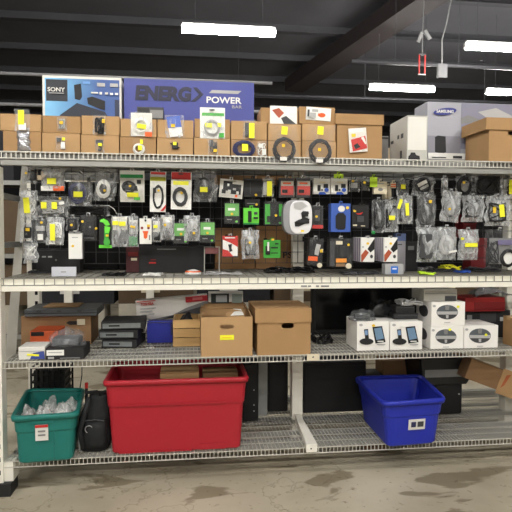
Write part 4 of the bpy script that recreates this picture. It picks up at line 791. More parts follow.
# cartons on the far half of the middle deck, seen through the grid ------
FG = 'cartons behind the grid wall'
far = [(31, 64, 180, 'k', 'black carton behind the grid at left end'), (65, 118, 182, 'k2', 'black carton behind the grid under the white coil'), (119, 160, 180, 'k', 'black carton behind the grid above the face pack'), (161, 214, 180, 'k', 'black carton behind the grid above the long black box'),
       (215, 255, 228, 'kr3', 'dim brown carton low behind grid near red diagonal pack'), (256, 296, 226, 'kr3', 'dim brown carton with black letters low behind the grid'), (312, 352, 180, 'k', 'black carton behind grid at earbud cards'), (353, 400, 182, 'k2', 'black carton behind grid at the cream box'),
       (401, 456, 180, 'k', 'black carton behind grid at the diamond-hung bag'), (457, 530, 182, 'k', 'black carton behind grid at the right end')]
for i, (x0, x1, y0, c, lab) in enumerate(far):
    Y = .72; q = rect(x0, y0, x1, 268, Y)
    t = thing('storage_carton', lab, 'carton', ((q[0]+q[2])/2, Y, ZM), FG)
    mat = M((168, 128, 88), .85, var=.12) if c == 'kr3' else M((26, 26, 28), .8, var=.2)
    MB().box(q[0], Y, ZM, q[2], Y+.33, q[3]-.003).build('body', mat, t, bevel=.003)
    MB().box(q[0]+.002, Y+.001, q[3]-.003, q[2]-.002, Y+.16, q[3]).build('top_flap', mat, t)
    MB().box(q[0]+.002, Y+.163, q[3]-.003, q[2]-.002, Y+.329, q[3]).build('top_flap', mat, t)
    if 'letters' in lab:
        r = rect(283, 252, 292, 258, Y-.001); text_mb('PS', r[0], r[1], r[2], r[3], Y, 0, .02).build('lettering', BLACK, t)
    if c == 'kr3':
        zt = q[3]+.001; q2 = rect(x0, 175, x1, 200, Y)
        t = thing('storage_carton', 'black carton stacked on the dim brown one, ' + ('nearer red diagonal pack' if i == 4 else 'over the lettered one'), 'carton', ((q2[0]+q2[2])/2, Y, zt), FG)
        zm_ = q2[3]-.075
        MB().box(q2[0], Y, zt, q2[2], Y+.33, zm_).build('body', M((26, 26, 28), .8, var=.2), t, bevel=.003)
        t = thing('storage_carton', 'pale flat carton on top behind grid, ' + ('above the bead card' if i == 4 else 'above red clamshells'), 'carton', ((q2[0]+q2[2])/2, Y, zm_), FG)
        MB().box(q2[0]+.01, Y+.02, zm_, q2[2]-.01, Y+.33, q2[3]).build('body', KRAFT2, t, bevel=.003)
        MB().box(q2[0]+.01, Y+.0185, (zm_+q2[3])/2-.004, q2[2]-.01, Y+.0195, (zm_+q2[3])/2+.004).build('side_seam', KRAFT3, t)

# ------------------------------------------------------------------ second deck
G2 = 'goods on the second deck'
rest('brown_flat_box', 'long brown box under a dark flat case at left', 'cardboard box', (21, 316, 91, 333), ZS, KRAFT3, .3, [('p', 'handle_hole', 'k', [(66, 323), (69, 321), (77, 321), (77, 324.5), (70, 325)]), ('r', 'paper_label', 'cr', (77, 319, 85, 325))], G2, Y=.45)
zq = rect(21, 316, 91, 333, .45)[3]
q = rect(24, 306, 97, 316, .42)
t = thing('flat_grey_case', 'flat dark grey case with tan patch on the brown box', 'case', ((q[0]+q[2])/2, .42, zq), G2)
MB().box(q[0], .42, zq+.001, q[2], .74, zq+.05).build('body', M((84, 88, 92), .5, var=.2), t, bevel=.006)
MB().box(q[0]+.1, .5, zq+.051, q[2]-.14, .7, zq+.058).build('tan_patch', KRAFT, t)
MB().box(q[0]+.003, .4185, zq+.02, q[2]-.003, .4198, zq+.026).build('edge_seam', BLACK, t)
for k in range(3): MB().box(q[0]+.08+k*.13, .416, zq+.03, q[0]+.11+k*.13, .4196, zq+.042).build('latch', DGREY, t)
rest('orange_box', 'orange and black box under the brown box at left', 'box', (30, 331, 58, 341), ZS, M((206, 92, 48), .6), .2, [('r', 'black_panel', 'k', (31, 332, 44, 336)), ], G2, Y=.25)
rest('white_stack', 'white flat packs with blue and yellow print near left post', 'pack', (18.5, 347, 45, 359.5), ZS, 'pa', .16, [('p', 'blue_print', M((60, 76, 150), .5), [(33, 353), (44, 351), (45, 359), (30, 359)]), ('r', 'yellow_print', 'y', (27, 354, 39, 356, 5)), ('r', 'edge_line', 'lg', (19, 351, 44, 351.6))], G2)
t = rest('black_label_box', 'flat black box with white label at the shelf front', 'box', (45.5, 348, 84, 360), ZS, 'k2', .2, [('r', 'white_label', 'w', (46.5, 350, 64, 355.5)), ('r', 'white_print', 'lg', (48, 357, 54, 359)), ('r', 'white_print', 'g', (60, 357.5, 80, 358.5)), ('r', 'print_line', 'lg', (48.5, 352, 62, 352.8))], G2)
zq = rect(45.5, 348, 84, 360, .012)[3]
def lump(name, label, cat, cx, cy, cz, rx, ry, rz, mat, seed, group=None, part='wrap', amp=.25, fl=True):
    t = thing(name, label, cat, (cx, cy, cz), group); rings = []; n, m_ = 22, 9
    for j in range(m_):
        ph = (j/(m_-1))*math.pi/2*.98; r = []
        for k in range(n):
            a = 2*math.pi*k/n; d = Vector((math.cos(a)*math.cos(ph), math.sin(a)*math.cos(ph), math.sin(ph)))
            s = 1+amp*noise.noise(d*2.3+Vector((seed, 0, seed)))+amp*.5*noise.noise(d*6+Vector((seed, 0, 0)))
            r.append(Vector((cx+rx*d.x*s, cy+ry*d.y*s, cz+max(0, rz*d.z*s))))
        rings.append(r)
    MB().loops(rings).build(part, mat, t, smooth=True); return t
BAGK = M((24, 24, 26), .25, var=.4, scale=25, bump=.5)
x_ = P(68, 345, .12).x
t = lump('wrapped_gadget', 'gadget in clear grey plastic lying on flat black box', 'bagged gadget', x_, .11, zq+.001, .11, .1, .1, clear(.12, .5, (200, 205, 210), 22), 3, G2)
MB().box(x_-.08, .05, zq+.003, x_+.08, .17, zq+.05).build('dark_gadget', DGREY, t, bevel=.008)
zz = ZS
for k, (x0, y0, x1, y1, lab) in enumerate(((101, 326, 137, 336, 'lowest of three stacked black players with silver fronts'), (98, 318, 138, 327, 'middle of three stacked black players with silver fronts'), (101, 311, 145, 319, 'topmost of three stacked black players, shifted right'))):
    Y = .3+.02*k; q = rect(x0, y0, x1, y1, Y)
    t = thing('disc_player', lab, 'player', ((q[0]+q[2])/2, Y, zz), 'stacked black players'); h = .056
    xf = rotZ(Vector(((q[0]+q[2])/2, Y, zz)), -8+5*k)
    MB().box(q[0], Y, zz+.002, q[2], Y+.26, zz+h).build('body', BLK2, t, xf=xf, bevel=.004)
    MB().box(q[0]+.01, Y-.004, zz+.012, q[2]-.03, Y-.0005, zz+h-.012).build('silver_front', M((140, 146, 148), .4, metal=.3, var=.3, scale=30), t, xf=xf)
    MB().box(q[0]+.05, Y-.006, zz+.024, q[0]+.12, Y-.0045, zz+.034).build('disc_slot', BLACK, t, xf=xf)
    zz += h+.001
# tilted white laptop box
YL = .6; c = P(172, 307, YL)
q = rect(136, 297.5, 208, 317.5, YL)
TB = M((222, 218, 212), .5, var=.04)
t = thing('laptop_box', 'long white box with red band and red lettering, lying tilted', 'box', (c.x, YL, q[1]), G2)
xf = rotY(c, -4.5)
MB().box(q[0], YL, q[1], q[2], YL+.08, q[3]).build('body', TB, t, xf=xf, bevel=.003)
draw([('p', 'grey_swoosh', 'g', [(150, 318), (172, 315), (186, 309), (208, 303), (208, 318)]), ('p', 'dark_swoosh', 'd', [(160, 318.5), (190, 311), (208, 307.5), (208, 318.5)]), ('r', 'red_band', M((190, 40, 48), .5), (186, 297.8, 208, 303.5)), ('r', 'red_line', 'r', (137, 299, 156, 299.7)), ('r', 'print_line', 'lg', (140, 306, 156, 307)), ('r', 'print_line', 'lg', (140, 309, 152, 310)), ('r', 'print_line', 'lg', (141, 312, 154, 313))], YL, t, xf, 4)
r = rect(141, 300.6, 154, 303.4, YL-.01); text_mb('TOSHIBA', r[0], r[1], r[2], r[3], YL-.009, 0, .03).build('lettering', RED, t, xf=xf)
r = rect(193, 299.2, 203, 301.8, YL-.01); MB().box(r[0], YL-.0115, r[1], r[2], YL-.01, r[3]).build('pale_print', M((220, 120, 120), .5), t, xf=xf)
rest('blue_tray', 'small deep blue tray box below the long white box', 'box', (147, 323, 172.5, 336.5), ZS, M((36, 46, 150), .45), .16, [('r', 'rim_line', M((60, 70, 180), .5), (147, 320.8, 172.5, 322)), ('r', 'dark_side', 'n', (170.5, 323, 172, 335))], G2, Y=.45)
# wooden crate from planks
q = rect(173, 319.5, 200.5, 344, .3); x0, _, x1, z1 = q; z0 = ZS
t = thing('wooden_crate', 'open pine plank crate with black cables inside beside open carton', 'crate', ((x0+x1)/2, .3, z0), G2)
PINE = M((206, 168, 112), .6, var=.15, scale=10, stretch=(1, 1, 14)); hh = (z1-z0)/3
for k in range(3):
    MB().box(x0, .3+.002*k, z0+k*hh+.002, x1, .316, z0+(k+1)*hh-.002).build('plank', PINE, t, bevel=.002)
    MB().box(x0, .56, z0+k*hh+.002, x1, .576, z0+(k+1)*hh-.002).build('plank', PINE, t, bevel=.002)
    for xx in (x0, x1-.014): MB().box(xx, .317, z0+k*hh+.002, xx+.014, .559, z0+(k+1)*hh-.002).build('plank', PINE, t, bevel=.002)
MB().box(x0+.014, .317, z0, x1-.014, .559, z0+.01).build('crate_floor', PINE, t)
lump('cable_heap', 'heap of black cables in the pine crate', 'cables', (x0+x1)/2, .44, z0+.011, .065, .09, hh*3+.015, M((30, 30, 32), .4, bump=.6, scale=60), 7, G2, 'cable_heap_body', .12)
# white framed screen far back
rest('framed_screen', 'white framed box with black screen print behind open carton', 'box', (208.5, 291.5, 243, 305), ZS+.24, 'pa', .05, [('r', 'screen_print', M((50, 56, 54), .5), (211, 293.5, 229, 303)), ('r', 'pale_print', 'lg', (216, 295, 227, 302)), ('r', 'green_print', M((150, 160, 150), .5), (232, 294, 242, 303))], G2, Y=.75)
rest('brown_flat_box', 'brown carton carrying the white framed box far behind', 'cardboard box', (205, 305, 246, 330), ZS, KRAFT3, .2, [], G2, Y=.74)
# open banker box and lidded one
ob = banker('open brown carton with yellow sticker and hand hole, standing at front', (201, 317, 252.5, 358), -.008, .36, ZS, None, KRAFT, (220, 324.5, 234, 329), G2, name='cardboard_carton')
draw([('r', 'price_sticker', 'y', (220, 335, 234, 340)), ('r', 'print_line', 'go', (222, 337, 232, 337.8))], -.0085, ob, None, 2)
q = rect(201, 317, 252.5, 358, -.008)
def flap(name, pts, th, mat, par):
    a, b, c_, d = [Vector(p) for p in pts]; n = (b-a).cross(d-a).normalized()*th
    MB().add([a, b, c_, d, a+n, b+n, c_+n, d+n], [(0,3,2,1),(4,5,6,7),(0,1,5,4),(1,2,6,5),(2,3,7,6),(3,0,4,7)]).build(name, mat, par)
flap('side_flap', [(q[0], .03, q[3]), (q[0], .36, q[3]), (q[0]+.012, .35, q[3]+.03), (q[0]+.012, .05, q[3]+.02)], .004, KRAFT, ob)
flap('back_flap', [(q[0]+.01, .355, q[3]), (q[2]-.01, .355, q[3]), (q[2]-.02, .39, q[3]+.03), (q[0]+.03, .39, q[3]+.03)], .004, KRAFT2, ob)
flap('side_flap', [(q[2], .36, q[3]), (q[2], .03, q[3]), (q[2]-.01, .05, q[3]+.02), (q[2]-.01, .35, q[3]+.03)], .004, KRAFT, ob)
x_ = (q[0]+q[2])/2
t = thing('paper_wrap', 'torn brown paper with white scrap poking from the open carton', 'paper', (x_+.03, .14, ZS+.01), G2)
MB().add([(x_-.03, .1, ZS+.02), (x_+.1, .12, ZS+.02), (x_+.12, .13, q[3]+.015), (x_+.05, .12, q[3]+.03), (x_+.02, .11, q[3]+.02), (x_+.0, .1, q[3]+.005), (x_+.05, .2, ZS+.02), (x_+.05, .2, q[3]-.01)], [(0,1,2,3,4,5), (0,5,7,6), (1,6,7,2), (2,7,5,4,3), (0,6,1)]).build('kraft_sheet', KRAFT, t)
MB().add([(x_+.03, .11, q[3]-.01), (x_+.12, .125, q[3]-.01), (x_+.1, .13, q[3]+.028), (x_+.05, .125, q[3]+.032), (x_+.07, .16, q[3])], [(0,1,2,3), (0,3,4), (1,4,2), (3,2,4), (0,4,1)]).build('white_scrap', WHITE, t)
banker('lidded brown banker box with hand hole beside the shelf tag', (257.5, 318, 310.5, 357), -.008, .38, ZS, (255.5, 308.5, 311.5, 322.8), KRAFT2, (281.5, 323, 294, 328.5), G2)
# big black items at the right
q = rect(312, 290, 444, 342, .62)
t = thing('television', 'large black flat television lying behind goods in right bay', 'television', ((q[0]+q[2])/2, .62, ZS), G2)
MB().box(q[0], .62, ZS+.002, q[2], .7, ZM-.1).build('casing', BLK2, t, bevel=.02)
MB().box(q[0]+.03, .616, ZS+.04, q[2]-.03, .619, ZM-.13).build('screen', M((10, 10, 12), .15, var=.1), t)
loose('loose_cable', 'tangle of black cable beside lidded banker box', 'cable', (312, 324, 331, 342), 'k', 8, .005, ZS, .35, .07, G2)
for x0, lab, extra in ((357, 'left white phone-dock box with tablet print', 1), (390, 'right white phone-dock box with tablet print', 0)):
    q = rect(x0, 321.5, x0+32.2, 350.5, .05)
    t = rest('dock_box', lab, 'box', (x0, 321.5, x0+32.2, 351), ZS, M((238, 236, 232), .45, var=.03), .24,
         [('e', 'round_mark', 'lg', (x0+4, 325, 1.8, 1.3)), ('p', 'tablet_print', 'k', [(x0+15.5, 327), (x0+25, 326), (x0+28.5, 342), (x0+18.5, 343.5)]), ('p', 'tablet_screen', M((110, 140, 170), .4), [(x0+17, 328.5), (x0+24.2, 327.5), (x0+27, 338.5), (x0+19.3, 340)]),
          ('p', 'phone_print', 'k', [(x0+7, 329.5), (x0+11, 329), (x0+12, 340), (x0+8.5, 340.5)]), ('p', 'phone_screen', M((120, 150, 190), .4), [(x0+7.6, 330.5), (x0+10.5, 330.2), (x0+11, 335), (x0+8.2, 335.3)]), ('e', 'speaker_base', 'k2', (x0+9.5, 341.5, 7, 3.2)), ('r', 'icon_row', 'w', (x0+20.5, 340.8, x0+26.5, 341.8)), ('e', 'stand_arc', 'lg', (x0+24, 344.6, 4.5, .8))] + ([('e', 'price_dot', 'go', (x0+16.5, 325.5, 1.7, 1.3))] if extra else [('r', 'paper_label', 'w', (x0+11, 325, x0+15, 327))]), 'phone-dock boxes', Y=.05)
SP = M((240, 238, 234), .45, var=.03)
def oval_box(label, x0, y0, w, h, z, Y, dx, dy):
    cx, cy = x0+w*.47, y0+h*.42; rx, ry = w*.32, h*.3
    lo = [(cx+rx*math.cos(a), cy+ry*math.sin(a)) for a in [2*math.pi*k/24 for k in range(24)]]
    band = [(cx-rx*.97, cy-ry*.1), (cx+rx*.97, cy-ry*.1), (cx+rx*.93, cy+ry*.32), (cx-rx*.93, cy+ry*.32)]
    t = rest('speaker_box', label, 'box', (x0, y0, x0+w, y0+h), z, SP, .24, [('p', 'oval_print', M((84, 90, 96), .4), lo), ('p', 'lower_print', 'd', [(cx+rx*.94*math.cos(a), cy+ry*.94*math.sin(a)) for a in [math.radians(20+140*k/10) for k in range(11)]]), ('p', 'silver_band', 'lg', band), ('p', 'upper_print', 'g', [(cx-rx*.2, cy-ry*.9), (cx+rx*.2, cy-ry*.9), (cx+rx*.15, cy-ry*.3), (cx-rx*.15, cy-ry*.3)]), ('p', 'dock_print', 'lg', [(cx-rx*.12, cy+ry*.4), (cx+rx*.12, cy+ry*.4), (cx+rx*.1, cy+ry*.85), (cx-rx*.1, cy+ry*.85)]), ('e', 'round_mark', 'lg', (x0+2.8, y0+4, 1.5, 1.2)), ('r', 'print_line', 'lg', (cx-3, y0+h*.83, cx+3, y0+h*.86)), ('e', 'price_dot', 'y', (cx+dx, cy+dy, 1.4, 1.3))], 'white speaker boxes', Y=Y)
    q = rect(x0, y0, x0+w, y0+h, Y)
    m = MB(); pts = [(Y+.12+.07*math.cos(2*math.pi*k/20), z+(q[3]-z)*.55+.04*math.sin(2*math.pi*k/20)) for k in range(20)]
    m.add([(q[0]-.0004, a, b) for a, b in pts]+[(q[0]-.0014, a, b) for a, b in pts], [tuple(range(20)), tuple(range(39, 19, -1))]+[(i, i+20, (i+1) % 20+20, (i+1) % 20) for i in range(20)])
    m.build('side_oval_print', DGREY, t)
    return q[3]
zt = oval_box('white speaker box with oval print, lower one of the stack', 430.5, 326.3, 32.5, 25, ZS, .05, 300, 0) if False else None
def ob2():
    a = oval_box('white speaker box with oval print, lower one of the stack', 430.5, 326.3, 32.8, 24.5, ZS, .05, 4, -7)
    oval_box('white speaker box with oval print, upper one with yellow dot', 431.5, 302, 33.5, 24.2, a+.001, .05, 11, -5.5)
    oval_box('white speaker box with oval print, standing right of the stack', 464, 325.5, 34, 24.5, ZS, .05, 6, -1)
    return rect(431.5, 302, 465, 326.2, .05)[3]
zq = ob2()+.001
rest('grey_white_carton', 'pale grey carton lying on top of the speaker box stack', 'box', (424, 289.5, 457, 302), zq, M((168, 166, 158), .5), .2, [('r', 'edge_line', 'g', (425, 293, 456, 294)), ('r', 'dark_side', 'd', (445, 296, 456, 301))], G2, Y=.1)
zd = rect(357, 321.5, 390, 350.5, .05)[3]+.001
x_ = P(352, 318, .2).x
t = lump('wrapped_gadget', 'grey plastic-wrapped bundle left on the dock boxes', 'bagged gadget', P(362, 318, .12).x, .12, zd, .09, .06, .07, clear(.3, .7, (120, 124, 128), 20), 11, G2)
MB().box(P(362, 318, .12).x-.05, .1, zd+.002, P(362, 318, .12).x+.05, .15, zd+.04).build('dark_gadget', BLK2, t, bevel=.01)
t = lump('black_bag', 'shiny black bag slumped on the left dock box', 'bag', P(383, 312, .22).x, .25, zd, .1, .045, .12, BAGK, 15, G2, 'bag_body', .3)
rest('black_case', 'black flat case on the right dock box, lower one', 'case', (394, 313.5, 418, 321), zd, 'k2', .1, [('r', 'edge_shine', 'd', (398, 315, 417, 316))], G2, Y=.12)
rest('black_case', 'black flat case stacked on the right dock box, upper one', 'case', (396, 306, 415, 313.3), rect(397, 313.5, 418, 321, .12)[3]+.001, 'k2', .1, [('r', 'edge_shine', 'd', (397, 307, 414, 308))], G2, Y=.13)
loose('clear_film_strip', 'crinkled clear film strip lying over the black cases', 'film', (398, 297, 419, 305), 'lg', 5, .006, rect(396, 306, 415, 313.3, .13)[3]+.002, .18, .03, G2)
# red carton with foil, dark stuff
zr = rect(465, 310, 505, 345, .34)[3]
rest('dark_device', 'dark device stack under the red carton at right', 'device', (464, 310.5, 510, 346), ZS, 'k2', .2, [('r', 'silver_print', 'g', (467, 315, 472, 324)), ('r', 'grey_panel', 'd', (480, 313, 496, 322)), ('r', 'silver_print', 'lg', (500, 317, 509, 321))], G2, Y=.38)
zr = rect(464, 310.5, 510, 346, .38)[3]+.001
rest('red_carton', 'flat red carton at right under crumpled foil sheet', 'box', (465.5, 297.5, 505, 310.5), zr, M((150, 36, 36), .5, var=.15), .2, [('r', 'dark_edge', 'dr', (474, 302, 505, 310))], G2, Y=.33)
zr2 = rect(465.5, 297.5, 505, 310.5, .33)[3]+.001
t = thing('foil_sheet', 'crumpled silver foil sheet on the flat red carton', 'foil', (P(490, 297, .4).x, .4, zr2), G2)
m = MB(); vs = []; n = 12; xa, xb = P(474, 297, .38).x, P(509, 297, .38).x
for j in range(n+1):
    for i in range(n+1):
        u, v = i/n, j/n
        vs.append((xa+(xb-xa)*u+.04*v, .34+.2*v, zr2+.012+.05*math.sin(u*math.pi)*(.4+.6*v)+.02*noise.noise(Vector((u*6, v*6, 2)))))
vs2 = [(a, b, c-.002) for a, b, c in vs]; N = len(vs); fs = []
for j in range(n):
    for i in range(n):
        a = j*(n+1)+i; fs += [(a, a+1, a+n+2, a+n+1), (N+a, N+a+n+1, N+a+n+2, N+a+1)]
m.add(vs+vs2, fs).build('foil_leaf', FOIL, t)
carton('cardboard_carton', 'brown carton cut by right frame edge on second deck', (514, 318, 560, 348), .05, .13, ZS, KRAFT2, G2)

# ------------------------------------------------------------------ totes on the bottom deck
def lerp(a, b, k): return a+(b-a)*k
def rquad(c, rad, z, n=5):
    pts = []; L = len(c)
    for i in range(4):
        p = Vector(c[i]); a = (Vector(c[i-1])-p).normalized(); b = (Vector(c[(i+1) % 4])-p).normalized()
        s, e = p+a*rad, p+b*rad
        for k in range(n):
            u = k/(n-1); v = s.lerp(p, u).lerp(p.lerp(e, u), u); pts.append(Vector((v.x, v.y, z)))
    return pts
def inset(c, d):
    cen = sum((Vector(p) for p in c), Vector((0, 0)))/4; out = []
    for i in range(4):
        p = Vector(c[i]); a = (Vector(c[i-1])-p).normalized(); b = (Vector(c[(i+1) % 4])-p).normalized(); out.append(p+(a+b)*d)
    return out
def tote(name, label, corners, z0, zr, taper, mat, rad=.05, th=.006, group='plastic totes on the bottom deck'):
    c = [Vector(p) for p in corners]; cen = sum(c, Vector((0, 0)))/4
    t = thing(name, label, 'tote', (cen.x, cen.y, z0), group)
    bot = inset(c, taper+.016); mid = lambda k, e=0: inset([lerp(bot[i], inset(c, .016)[i], k) for i in range(4)], e)
    H_ = zr-z0; R_ = [rquad(inset(bot, .012), rad*.7, z0), rquad(bot, rad*.8, z0+.012), rquad(mid(.62), rad, z0+H_*.62), rquad(mid(.64, -.006), rad, z0+H_*.66), rquad(mid(.97, -.006), rad, z0+H_*.93),
        rquad(mid(.97, .004), rad, z0+H_*.93), rquad(mid(.62, .01), rad, z0+H_*.6), rquad(inset(bot, .012), rad*.7, z0+.02), rquad(inset(bot, .03), rad*.6, z0+.012)]
    MB().loops(R_).build('body', mat, t, smooth=False)
    rr = [rquad(mid(.97, .004), rad, zr-.012), rquad(mid(.97, -.008), rad, zr-.03), rquad(inset(c, 0), rad, zr-.034), rquad(inset(c, -.004), rad, zr-.012), rquad(inset(c, .002), rad, zr), rquad(inset(c, .016), rad, zr), rquad(mid(.97, .006), rad, zr-.014)]
    MB().loops(rr, False, False).build('rim', mat, t, smooth=True)
    return t
def pl(c, rough=.42): return M(c, rough, var=.04, scale=4)
# teal
def xy(v): return (v.x, v.y)
yb = -.055
zr = P(43, 414, yb-.02).z
TC = [xy(PZ(10, 417, zr)), xy(PZ(78, 412.5, zr)), xy(PZ(85, 387.5, zr)), xy(PZ(26, 388.5, zr))]
tt = tote('storage_tote', 'open teal green tote full of clear bags at left', TC, ZB+.001, zr, .016, pl((28, 116, 108)), .05)
a, b = Vector(TC[0]), Vector(TC[1]); ax = (b-a).normalized(); nn = Vector((ax.y, -ax.x))
def on_front(u0, u1, h0, h1, off, name, mat, par, A=a, B=b, N=nn, z0=ZB, z1=zr, tp=.016):
    vs = []
    for o_ in (off, off+.004):
        for (u, h) in ((u0, h0), (u1, h0), (u1, h1), (u0, h1)):
            p = A.lerp(B, u)-N*(.016+tp*(1-h))+N*o_; vs.append((p.x, p.y, z0+(z1-z0)*h))
    return MB().add(vs, [(0,1,2,3),(7,6,5,4),(0,4,5,1),(1,5,6,2),(2,6,7,3),(3,7,4,0)]).build(name, mat, par)
lb_ = on_front(.36, .55, .48, .8, .014, 'paper_label', PAPER, tt); on_front(.36, .55, .75, .8, .0185, 'red_label_band', RED, lb_); on_front(.4, .51, .66, .69, .0185, 'print_line', GREY, lb_); on_front(.4, .51, .58, .61, .0185, 'print_line', GREY, lb_)
on_front(.3, .62, .82, .93, .01, 'grip', pl((28, 116, 108)), tt)
for k, u in enumerate((.62,)): on_front(u, u+.02, .05, .62, -.002, 'rib', pl((26, 108, 100)), tt)
cen = sum((Vector(p) for p in TC), Vector((0, 0)))/4
rnd = random.Random(5)
for k, (dx, dy, lab) in enumerate(((-.12, -.06, 'crumpled clear bag with red bits, left in the teal tote'), (-.02, -.08, 'crumpled clear bag with white goods, front middle in teal tote'), (.08, -.02, 'crumpled clear bag bulging in the middle of the teal tote'), (.11, .08, 'crumpled clear bag at right rear of the teal tote'), (-.03, .1, 'crumpled clear bag at the rear of the teal tote'))):
    t = lump('plastic_bag', lab, 'plastic bag', cen.x+dx, cen.y+dy, zr-.13+.0006, .062, .06, .11, clear(.35, .8, (225, 225, 222), 35), 20+k*3.1, 'clear bags in the teal tote', 'film', .35)
    MB().box(cen.x+dx-.04, cen.y+dy-.03, zr-.128, cen.x+dx+.04, cen.y+dy+.03, zr-.07).build('goods', [RED, WHITE, PAPER, WHITE, LGREY][k], t, bevel=.01)
t = lump('packed_goods', 'layer of pale wrapped goods filling the teal tote', 'goods', cen.x, cen.y, ZB+.03, .165, .15, zr-ZB-.175, M((190, 188, 182), .4, bump=.5, scale=20), 44, None, 'goods_heap', .08)
# red
zr = P(175, 378, .0).z
RC = [xy(P(103, 381, -.02)), xy(P(248.5, 376, -.02)), None, None]
RC[0] = (RC[0][0], -.03); RC[1] = (RC[1][0], -.03); RC[2] = (RC[1][0], .5); RC[3] = (RC[0][0], .5)
RDM = pl((170, 32, 46), .4)
rt = tote('storage_tote', 'very large open red tote on the bottom deck', RC, ZB+.001, zr, .028, RDM, .04)
a, b = Vector(RC[0]), Vector(RC[1]); nn = Vector((0, -1))
def redp(u0, u1, h0, h1, off, name): on_front(u0, u1, h0, h1, off, name, RDM, rt, a, b, nn, ZB, zr, .028)
redp(.08, .84, .655, .675, .009, 'ridge'); redp(.66, .84, .02, .1, .001, 'corner_boss'); redp(.1, .6, .01, .03, .001, 'foot_ridge')
carton('cardboard_carton', 'brown carton lying inside the red tote', (160, 374, 199, 400), .2, .2, ZB+.04, KRAFT2, z1=zr-.02)
carton('cardboard_carton', 'dim carton in the right rear of the red tote', (203, 376, 238, 400), .25, .16, ZB+.04, KRAFT3, z1=zr-.04)
# blue
zr = P(415, 397.5, -.06).z
BC = [xy(PZ(383, 402.5, zr)), xy(PZ(447, 398, zr)), xy(PZ(421, 374, zr)), xy(PZ(354, 376, zr))]
bt = tote('storage_tote', 'open royal blue tote standing askew on the bottom deck', BC, ZB+.001, zr, .035, pl((36, 50, 170), .4), .06)
a, b = Vector(BC[0]), Vector(BC[1]); ax = (b-a).normalized(); nn = Vector((ax.y, -ax.x))
def bl(u0, u1, h0, h1, off, name, mat, par=None): return on_front(u0, u1, h0, h1, off, name, mat, par or bt, a, b, nn, ZB, zr, .035)
lb_ = bl(.43, .69, .36, .58, .006, 'paper_label', PAPER); bl(.47, .54, .42, .53, .0105, 'dark_print', NAVY, lb_); bl(.57, .66, .42, .53, .0105, 'dark_print', DGREY, lb_)
cen = sum((Vector(p) for p in BC), Vector((0, 0)))/4
lump('plastic_bag', 'clear bag lying on the floor of the blue tote', 'plastic bag', cen.x+.05, cen.y, ZB+.03, .1, .09, .12, clear(.3, .7, (200, 205, 225), 35), 61, None, 'film', .35)

# backpack ---------------------------------------------------------------
def backpack():
    Y0 = .07; q = rect(76, 396, 109, 455, Y0); cx = (q[0]+q[2])/2; wx = (q[2]-q[0])/2; z0 = ZB; h = q[3]-z0
    t = thing('backpack', 'black backpack with silver ring between teal and red totes', 'backpack', (cx, Y0+.1, z0))
    K = M((26, 28, 30), .75, var=.35, scale=30, bump=.4)
    rings = []
    for k in range(12):
        u = k/11; wv = wx*(1.0-.45*max(0, (u-.55)/.45)**1.6)*(.9+.1*min(1, u*6)); dv = .1*(1-.5*u**2)
        ox = .02*u+.008*math.sin(u*9); r = []
        for i in range(24):
            a = 2*math.pi*i/24; ca, sa = math.cos(a), math.sin(a); e = .62
            x = cx+ox+wv*math.copysign(abs(ca)**e, ca); y = Y0+.1+dv*math.copysign(abs(sa)**e, sa)
            s = .012*noise.noise(Vector((x*14, y*14, u*7))); r.append(Vector((x+s, y+s, z0+u*h*.97)))
        rings.append(r)
    MB().loops(rings).build('body', K, t, smooth=True)
    rings = []
    for k in range(7):
        u = k/6; s = math.sin(math.pi*min(1, .18+u*.82))**.5
        rings.append([Vector((cx+.012+wx*.72*math.cos(2*math.pi*i/16)*(.9+.1*s), Y0+.035-.03*s+.035*math.sin(2*math.pi*i/16), z0+.03+u*h*.48)) for i in range(16)])
    MB().loops(rings).build('front_pocket', K, t, smooth=True)
    MB().tube([(cx-wx*.55, Y0-.012, z0+.03), (cx-wx*.75, Y0-.02, z0+h*.4), (cx-wx*.4, Y0-.015, z0+h*.75), (cx-.02, Y0+.02, z0+h*.96)], .016, 6).build('strap', M((34, 36, 38), .8), t, smooth=True)
    MB().tube([(cx-.05, Y0+.06, z0+h*.94), (cx-.04, Y0+.05, z0+h*1.03), (cx+.02, Y0+.05, z0+h*1.04), (cx+.04, Y0+.06, z0+h*.95)], .009, 6).build('carry_handle', K, t, smooth=True)
    c = P(88.5, 430, Y0-.03)
    MB().tube([(c.x+.022*math.cos(a), Y0-.018, c.z+.022*math.sin(a)) for a in [2*math.pi*k/14 for k in range(14)]], .0035, 6, True).build('metal_ring', SILVER, t, smooth=True)
    for dx, nm in ((-wx*.78, 'pale_piping'),): MB().tube([(cx+dx, Y0-.004, z0+.02), (cx+dx-.006, Y0-.008, z0+h*.3)], .004, 5).build(nm, LGREY, t)
    MB().tube([(cx-wx*.5, Y0-.002, z0+h*.56), (cx+wx*.2, Y0-.01, z0+h*.58), (cx+wx*.7, Y0+.0, z0+h*.55)], .004, 5).build('zip', DGREY, t)
backpack()
q = rect(31, 367, 64, 393, .55)
t = thing('plastic_crate', 'black mesh crate behind the teal tote', 'crate', ((q[0]+q[2])/2, .55, ZB))
m = MB(); x0, _, x1, z1 = q
for k in range(7):
    x = lerp(x0, x1, k/6); m.box(x-.006, .55, ZB, x+.006, .56, z1); m.box(x-.006, .82, ZB, x+.006, .83, z1)
for k in range(9):
    z = lerp(ZB, z1-.012, k/8); m.box(x0, .552, z, x1, .558, z+.012); m.box(x0, .822, z, x1, .828, z+.012); m.box(x0, .56, z, x0+.006, .82, z+.012); m.box(x1-.006, .56, z, x1, .82, z+.012)
